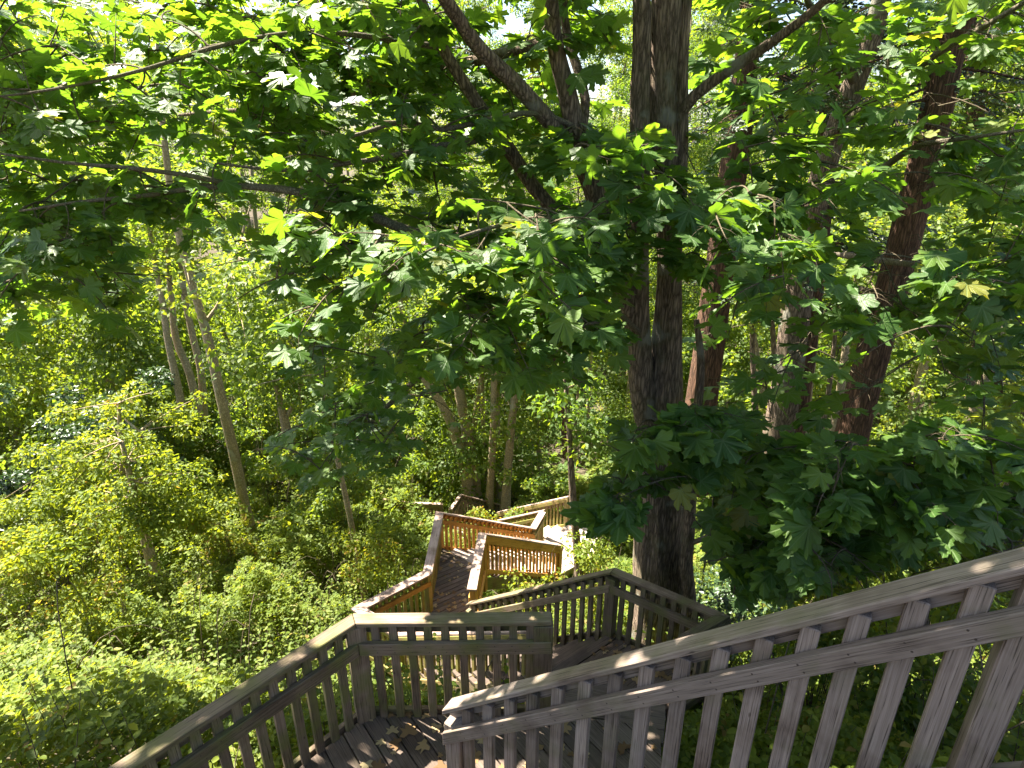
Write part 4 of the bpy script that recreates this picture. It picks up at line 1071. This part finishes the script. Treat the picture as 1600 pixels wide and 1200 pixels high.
# poles on the right
poles = [
    ([(1262, 720, 13, 10), (1248, 640, 13, 9), (1232, 560, 13, 8), (1218, 500, 13, 7), (1206, 430, 13, 5)], 'thin pole leaning left in front of the bright leaves'),
    ([(1180, 640, 13.5, 8), (1176, 560, 13.5, 8), (1174, 480, 13.5, 7), (1170, 400, 13.5, 5)], 'straight thin pole between the dark fir and the grey maple'),
    ([(1200, 660, 14, 9), (1188, 590, 14, 8), (1178, 520, 14, 7), (1172, 440, 14, 5)], 'pale bowed pole between the dark fir and the grey maple'),
    ([(1215, 640, 13.8, 9), (1210, 560, 13.8, 8), (1204, 470, 13.8, 7), (1195, 400, 13.8, 5)], 'upright pole just left of the grey maple'),
    ([(1258, 680, 14, 10), (1266, 600, 14, 9), (1274, 540, 14, 8), (1282, 440, 14, 6)], 'greenish pole just right of the reddish fir'),
    ([(1276, 700, 13, 9), (1290, 640, 13, 8), (1300, 570, 13, 7), (1310, 470, 13, 5)], 'second pole right of the reddish fir'),
    ([(1290, 740, 12, 14), (1302, 670, 12, 13), (1316, 590, 12, 12), (1325, 510, 12, 9), (1340, 420, 12, 6)], 'stout brown pole left of the leaning cedar'),
    ([(1510, 655, 12, 11), (1516, 610, 12, 11), (1522, 560, 12, 10), (1530, 480, 12, 7)], 'straight reddish pole in the bright window at the right'),
    ([(1520, 660, 10, 18), (1540, 590, 10, 16), (1565, 520, 10, 14), (1590, 450, 10, 11), (1620, 370, 10, 8)], 'forked dark tree slanting right past the reddish pole'),
    ([(1575, 800, 7.5, 30), (1592, 740, 7.5, 26), (1608, 680, 7.5, 22), (1620, 560, 7.5, 16)], 'slanting trunk cut by the right edge above the handrail')]
for i, (st, lab) in enumerate(poles):
    stem_tree('young_tree', lab, [st], [(st[-1][0], st[-1][1], st[-1][2], 1.0, 0.9)], 'bark_maple' if i % 2 else 'bark_alder', 'alder_leaf', 'thin poles on the right of the wood', 1500, (0.09, 0.14), clump=(0.3, 0.6), nclump=8, seed=80 + i)

# --- background trees: five kinds, copied
def bg_tree(seed, h, w, n, size, mat, leaf):
    g = np.random.default_rng(seed)
    t = thing('woodland_tree', (0, 0, 0), '', 'tree', 'leafy trees across the valley')
    limb('trunk', [(0, 0, -0.5), (g.normal(0, 0.2), g.normal(0, 0.2), h * 0.4), (g.normal(0, 0.4), g.normal(0, 0.4), h * 0.9)], [0.2, 0.14, 0.04], mat, t, 0.8, 8, 0.05)
    cl = []
    for _ in range(46):
        z = h * (0.22 + 0.78 * g.random())
        rr = w * math.sin(math.pi * min(0.98, max(0.08, (z / h - 0.05)))) ** 0.7
        a = g.uniform(0, 6.28); q = rr * g.random() ** 0.5
        cl.append((q * math.cos(a), q * math.sin(a), z, g.uniform(0.6, 1.25)))
    link('crown', crown_mesh('crown', g, cl, n, size, leaf), t)['kind'] = 'stuff'
    return t
kinds = [bg_tree(200 + i, h, w, 21000, (0.085, 0.19), 'bark_alder', lf) for i, (h, w, lf) in enumerate(((14, 3.2, 'alder_leaf'), (18, 3.4, 'far_leaf'), (11, 3.0, 'alder_leaf'), (21, 3.0, 'far_leaf'), (9, 2.8, 'alder_leaf')))]
def copy_tree(o):
    c = o.copy(); COL.objects.link(c)
    for ch in o.children:
        d = ch.copy(); COL.objects.link(d); d.parent = c
    return c
g = np.random.default_rng(77)
spots = []
for row, (y, k) in enumerate(((21, 9), (26, 11), (32, 13), (40, 15), (50, 18), (62, 20))):
    half = y * 0.95 + 3
    for i in range(k):
        x = -half + 2 * half * (i + 0.5) / k + g.normal(0, 0.8)
        spots.append((x, y + g.normal(0, 1.6), row))
used = [False] * 5
names = ['pale green tree', 'tall mid green tree', 'rounded bright tree', 'very tall green tree', 'bushy yellow green tree']
for x, y, row in spots:
    if row == 0 and -3 < x < 3: kk = 4
    elif row < 2: kk = int(g.choice([0, 2, 4, 4]))
    else: kk = int(g.choice([0, 1, 3, 1]))
    if x < -2 and row < 2 and g.random() < 0.4: kk = 4
    if -16 < x < -4 and row >= 3 and g.random() < 0.2: continue
    o = kinds[kk] if not used[kk] else copy_tree(kinds[kk])
    used[kk] = True
    s = g.uniform(0.8, 1.2)
    o.location = (x, y, ground(x, y) - 0.2)
    o.rotation_euler = (0, 0, g.uniform(0, 6.28))
    o.scale = (s, s, s * g.uniform(0.9, 1.15))
    uu = float(proj(np.array([[x, y, ground(x, y) + 6.0]]))[0][0])
    where = ['beyond the left edge of the slope', 'behind the dark thicket', 'behind the mottled alder trunk', 'behind the sunny bush right of the mottled alder', 'behind the alder poles', 'behind the hanging maple leaves', 'behind the big maple trunk', 'behind the dark fir trunk', 'behind the grey maple', 'behind the leaning cedar', 'in the bright window right of the cedar', 'beyond the right end of the handrail'][int(np.clip((uu + 60) / 143.0, 0, 11))]
    o['label'] = names[kk] + ', ' + ['lowest', 'low', 'midway', 'high', 'higher', 'topmost'][row] + ' ' + where
same = {}
for o in COL.objects:
    if o.name.startswith('woodland_tree') and o.get('label'): same.setdefault(o['label'], []).append(o)
for lab, os_ in same.items():
    if len(os_) == 3:
        os_.sort(key=lambda o: o.location.x / o.location.y)
        for o, w_ in zip(os_, ('left one', 'middle one', 'right one')): o['label'] = lab + ', ' + w_
    if len(os_) == 2:
        os_.sort(key=lambda o: o.location.x / o.location.y)
        os_[0]['label'] = lab + ', left one'; os_[1]['label'] = lab + ', right one'
for kk in range(5):
    if not used[kk]:
        for ch in list(kinds[kk].children): bpy.data.objects.remove(ch)
        bpy.data.objects.remove(kinds[kk])

# trees standing left of the frame that shade the lower slope, and the tall tree over the camera's shoulder
# ------------------------------------------------------------------ bushes
def bush(label, u, v, y, rx, rz, n, size, leaf, seed, group='bushes in the valley', cat='bush', tmpl=OVAL):
    g = np.random.default_rng(seed)
    c = at_y(u, v, y)
    gz = ground(c[0], c[1])
    t = thing('bush', (c[0], c[1], gz), label, cat, group)
    cl = []
    bv, bf, off = [], [], 0
    for _ in range(34):
        q = np.array([g.normal(0, rx * 0.42), g.normal(0, rx * 0.42), max(0.08, (c[2] - gz) * g.uniform(0.1, 1.05) + g.normal(0, rz * 0.35))])
        cl.append((*q, g.uniform(0.18, 0.42) * max(0.8, rx * 0.6)))
        f = np.linspace(0, 1, 4)[:, None]
        V, F = tube_arrays(np.array([q[0] * 0.2, q[1] * 0.2, -0.1]) * (1 - f) + q * f, np.linspace(0.009, 0.003, 4), 4)
        bv.append(V); bf.append(F + off); off += len(V)
    link('stems', np_mesh('stems', np.vstack(bv), np.vstack(bf), M['twig']), t, Matrix.Translation((c[0], c[1], gz)))['kind'] = 'stuff'
    link('foliage', crown_mesh('foliage', g, cl, n, size, leaf, tmpl), t, Matrix.Translation((c[0], c[1], gz)))['kind'] = 'stuff'
    return t
bushes = [
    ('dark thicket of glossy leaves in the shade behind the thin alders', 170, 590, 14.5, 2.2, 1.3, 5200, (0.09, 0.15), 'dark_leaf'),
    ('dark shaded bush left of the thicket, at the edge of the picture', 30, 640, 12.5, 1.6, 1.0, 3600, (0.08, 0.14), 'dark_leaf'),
    ('pale yellow green bush above the dark thicket', 150, 430, 17, 2.4, 1.5, 4200, (0.10, 0.17), 'alder_leaf'),
    ('sunny bush right of the mottled alder trunk', 470, 520, 13.5, 1.8, 1.0, 4200, (0.08, 0.14), 'alder_leaf'),
    ('shaded bush left of the leaning alder stem', 620, 690, 16.5, 1.6, 0.9, 3600, (0.08, 0.13), 'far_leaf'),
    ('bush filling the gap between the alder poles and the thin dark sapling', 850, 740, 15, 1.3, 0.7, 2800, (0.08, 0.12), 'far_leaf'),
    ('small leaved bush between the orange railing and the thick maple trunk', 940, 850, 8.2, 0.55, 0.45, 3000, (0.045, 0.075), 'bramble_leaf'),
    ('brambles clustered under the orange railing beside the boardwalk', 850, 905, 8.0, 0.7, 0.22, 2200, (0.045, 0.075), 'bramble_leaf'),
    ('sunny leaves heaped against the orange railing corner', 745, 800, 13.6, 0.65, 0.25, 1300, (0.07, 0.11), 'bramble_leaf'),
    ('sunlit bush behind the leaning cedar, in the bright window', 1480, 590, 13.0, 2.0, 1.2, 5200, (0.08, 0.14), 'alder_leaf'),
    ('sunlit bush beyond the fir and grey maple trunks', 1170, 600, 15, 2.0, 1.2, 4600, (0.09, 0.15), 'alder_leaf'),
    ('low bush beside the foot of the leaning cedar', 1400, 760, 9.0, 1.2, 0.8, 3200, (0.07, 0.11), 'bramble_leaf'),
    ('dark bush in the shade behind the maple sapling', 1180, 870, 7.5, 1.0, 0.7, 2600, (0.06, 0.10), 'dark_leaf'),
    ('sunny mounded bush at the left edge of the slope, below the dark thicket', 40, 740, 9.5, 1.3, 0.8, 5200, (0.06, 0.11), 'bramble_leaf'),
    ('mounded yellow green bush left of the crooked little trunk', 110, 830, 7.6, 0.9, 0.55, 4200, (0.05, 0.09), 'bramble_leaf'),
    ('bright bush at the foot of the mottled alder trunk', 330, 760, 11.0, 1.1, 0.7, 4600, (0.06, 0.11), 'bramble_leaf'),
    ('sunny bush heaped against the kinked boardwalk railing', 590, 840, 9.8, 0.9, 0.6, 4800, (0.05, 0.09), 'bramble_leaf'),
    ('tall sunny bush between the mottled alder and the far stairs', 520, 740, 13.0, 1.3, 0.9, 4600, (0.07, 0.12), 'alder_leaf'),
    ('pale bush behind the mottled alder trunk', 380, 620, 15.5, 1.7, 1.1, 4600, (0.08, 0.14), 'alder_leaf'),
    ('leafy bush behind the middle of the long handrail', 1330, 900, 4.9, 0.7, 0.5, 2600, (0.06, 0.10), 'far_leaf'),
    ('leafy bush behind the upper end of the long handrail', 1540, 860, 4.3, 0.8, 0.5, 2800, (0.06, 0.10), 'far_leaf'),
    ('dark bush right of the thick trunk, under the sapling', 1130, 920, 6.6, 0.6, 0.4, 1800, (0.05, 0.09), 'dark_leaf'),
]
for i, (lab, u, v, y, rx, rz, n, sz, lf) in enumerate(bushes):
    bush(lab, u, v, y, rx, rz, n, sz, lf, 300 + i)

# ------------------------------------------------------------------ undergrowth: brambles and nettles over the whole slope
def undergrowth(name, label, g, n, x0, x1, y0, y1, hgt, size, mat, tmpl, keepf=None):
    x = g.uniform(x0, x1, n); y = y0 + (y1 - y0) * g.random(n)
    gz = np.array([ground(a, b) for a, b in zip(x, y)])
    bump = np.array([0.62 + 0.60 * nz(a * 0.5, b * 0.5, 1.5) + 0.45 * nz(a * 1.5, b * 1.5, 4.5) + 0.2 * nz(a * 4, b * 4, 4.5) for a, b in zip(x, y)])
    sm = lambda q: np.clip(q, 0, 1)
    tall = 1 + 1.1 * sm((-x - 1.5) / 3) * sm((y - 7) / 4) + 0.7 * sm((x - 2.5) / 3) * sm((y - 6) / 4)
    top = gz + hgt * tall * np.clip(bump, 0.12, 1.5)
    cl, dz = stair_clear(x, y)
    lim = dz - 0.15 + np.clip(cl - 0.05, 0, 2) * 1.5
    top = np.where(cl < 1.2, np.minimum(top, np.maximum(lim, gz + 0.05)), top)
    depth = g.random(n) ** 2.0 * 0.6 * np.sqrt(tall)
    z = np.maximum(top - depth, gz + 0.02)
    pos = np.stack([x, y, z], axis=1)
    ok = ~((cl < 0.10) & (z > dz - 0.2))
    ok &= np.linalg.norm(pos, axis=1) > 1.6
    if keepf is not None: ok &= keepf(pos)
    pos = pos[ok]
    m = len(pos)
    slope = np.array([-0.30, 0.0, 1.0])
    nrm = unit(slope + g.normal(0, 0.42, (m, 3)))
    th = g.uniform(0, 6.28, m)
    tip = np.stack([np.cos(th), np.sin(th), -0.35 + g.normal(0, 0.25, m)], axis=1)
    o = leaf_obj(name, tmpl[0], tmpl[1], pos, frames(nrm, unit(tip)), g.uniform(size[0], size[1], m), mat, None, 'stuff', rnd=np.clip(g.normal(0.45, 0.25, m) + 0.25 * np.array([nz(a * 0.9, b * 0.9, 9) for a, b in pos[:, :2]]), 0, 1))
    tag(o, label, None, None, 'stuff')
    return o
g = np.random.default_rng(55)
fr = lambda P: (np.abs(P[:, 0]) < P[:, 1] * 0.98 + 2.2)
undergrowth('bramble_undergrowth', 'dense brambles and nettles on the slope beside the first landings', g, 52000, -6.5, 6.5, 0.4, 6.0, 1.0, (0.055, 0.11), 'bramble_leaf', TRIFOL, fr)
undergrowth('bramble_undergrowth', 'sunny brambles over the middle of the slope', g, 90000, -12, 9.5, 5.6, 11.5, 1.0, (0.075, 0.14), 'bramble_leaf', TRIFOL_LO, fr)
undergrowth('woodland_undergrowth', 'leafy undergrowth on the lower slope', g, 75000, -20, 18, 11.2, 22.0, 1.2, (0.12, 0.23), 'bramble_leaf', TRIFOL_LO, fr)
undergrowth('valley_undergrowth', 'leafy ground cover along the valley floor', g, 26000, -42, 42, 21.0, 48.0, 1.4, (0.35, 0.6), 'far_leaf', TRIFOL_LO, fr)

# nettle shoots that stand out of the brambles, and bare arching canes
def shoots(name, label, g, n, x0, x1, y0, y1, h0, h1, size, mat):
    P, Nn, T, Sz, TV, TF, off = [], [], [], [], [], [], 0
    while n > 0:
        x, y = g.uniform(x0, x1), g.uniform(y0, y1)
        cl, _ = stair_clear(np.array([x]), np.array([y]))
        n -= 1
        if cl[0] < 0.35 or abs(x) > y * 0.98 + 2: continue
        b = np.array([x, y, ground(x, y) + 0.25])
        top = b + np.array([g.normal(0, 0.15), g.normal(0, 0.15), g.uniform(h0, h1)])
        f = np.linspace(0, 1, 4)[:, None]
        V, F = tube_arrays(b * (1 - f) + top * f, np.linspace(0.006, 0.002, 4), 3)
        TV.append(V); TF.append(F + off); off += len(V)
        k = int(g.integers(5, 9)); a0 = g.uniform(0, 3)
        for j in range(k):
            q = 0.3 + 0.7 * j / (k - 1)
            for sgn in (0, math.pi):
                a = a0 + j * 1.57 + sgn
                P.append(b * (1 - q) + top * q); T.append((math.cos(a), math.sin(a), -0.25 - 0.3 * g.random())); Nn.append((g.normal(0, .2), g.normal(0, .2), 1.0)); Sz.append(g.uniform(*size) * (1.15 - 0.6 * q))
    o = leaf_obj(name, OVAL[0], OVAL[1], np.array(P), frames(unit(np.array(Nn)), unit(np.array(T))), np.array(Sz), mat, None)
    tag(o, label, None, None, 'stuff')
    st = link('nettle_stalks', np_mesh('nettle_stalks', np.vstack(TV), np.vstack(TF), M['twig']))
    tag(st, 'thin stalks of the nettle shoots', None, None, 'stuff')
g = np.random.default_rng(91)
shoots('nettle_undergrowth', 'upright nettle shoots standing out of the brambles', g, 1500, -9, 5, 1.6, 11, 0.5, 1.25, (0.08, 0.14), 'bramble_leaf')
TV, TF, off = [], [], 0
for _ in range(170):
    x, y = g.uniform(-9, 5), g.uniform(2, 13)
    cl, _ = stair_clear(np.array([x]), np.array([y]))
    if cl[0] < 0.6 or abs(x) > y * 0.98 + 1: continue
    a = g.uniform(0, 6.28); L = g.uniform(0.6, 1.7)
    f = np.linspace(0, 1, 8)
    b = np.array([x, y, ground(x, y) + 0.2])
    C = b + np.stack([np.cos(a) * L * f, np.sin(a) * L * f, g.uniform(0.9, 1.7) * np.sin(f * 2.6)], axis=1)
    V, F = tube_arrays(C, np.linspace(0.008, 0.003, 8), 4)
    TV.append(V); TF.append(F + off); off += len(V)
tag(link('bramble_canes', np_mesh('bramble_canes', np.vstack(TV), np.vstack(TF), M['twig'])), 'bare arching bramble canes', None, None, 'stuff')
# fallen leaves on the boards
def litter(polys, n, g):
    P, Sz = [], []
    for poly, z, k in polys:
        xs_, ys_ = [p[0] for p in poly], [p[1] for p in poly]
        while k > 0:
            x, y = g.uniform(min(xs_), max(xs_)), g.uniform(min(ys_), max(ys_))
            ins = False
            for i in range(len(poly)):
                (ax, ay), (bx, by) = poly[i], poly[(i + 1) % len(poly)]
                if (ay > y) != (by > y) and x < (bx - ax) * (y - ay) / (by - ay) + ax: ins = not ins
            if not ins: continue
            P.append((x, y, z + 0.012)); Sz.append(0.03 + 0.06 * g.random() ** 2); k -= 1
    m = len(P); th = g.uniform(0, 6.28, m)
    o = leaf_obj('leaf_litter', MAPLE_LO[0], MAPLE_LO[1], np.array(P), frames(unit(np.array([0, 0, 1.0]) + g.normal(0, 0.12, (m, 3))), np.stack([np.cos(th), np.sin(th), np.zeros(m)], axis=1)), np.array(Sz), 'dry_leaf', None, uv=True)
    tag(o, 'dry fallen leaves scattered on the boards', None, None, 'stuff')
M['dry_leaf'] = leafmat('dry_leaf', [(0.0, (0.10, 0.055, 0.025)), (0.6, (0.26, 0.17, 0.08)), (1.0, (0.36, 0.29, 0.16))], (1.2, 1.2, 1.0), 0.15, 0.8, spec=0.2)
litter([([xy(A3), xy(P3), xy(P4), xy(R32), xy(R31), xy(Q2), xy(B3)], D3, 170), ([(0.62, 4.70), (1.50, 4.38), xy(R2a), xy(K2)], D2, 110), ([xy(A1), xy(B1), (1.05, 3.10), (0.95, 2.5), (-0.25, 2.20), (-0.75, 1.35)], D1, 110), ([xy(E1), xy(E2), (2.0, 12.2), (2.3, 13.4), xy(F2), xy(F1)], D4, 70)], 0, np.random.default_rng(5))
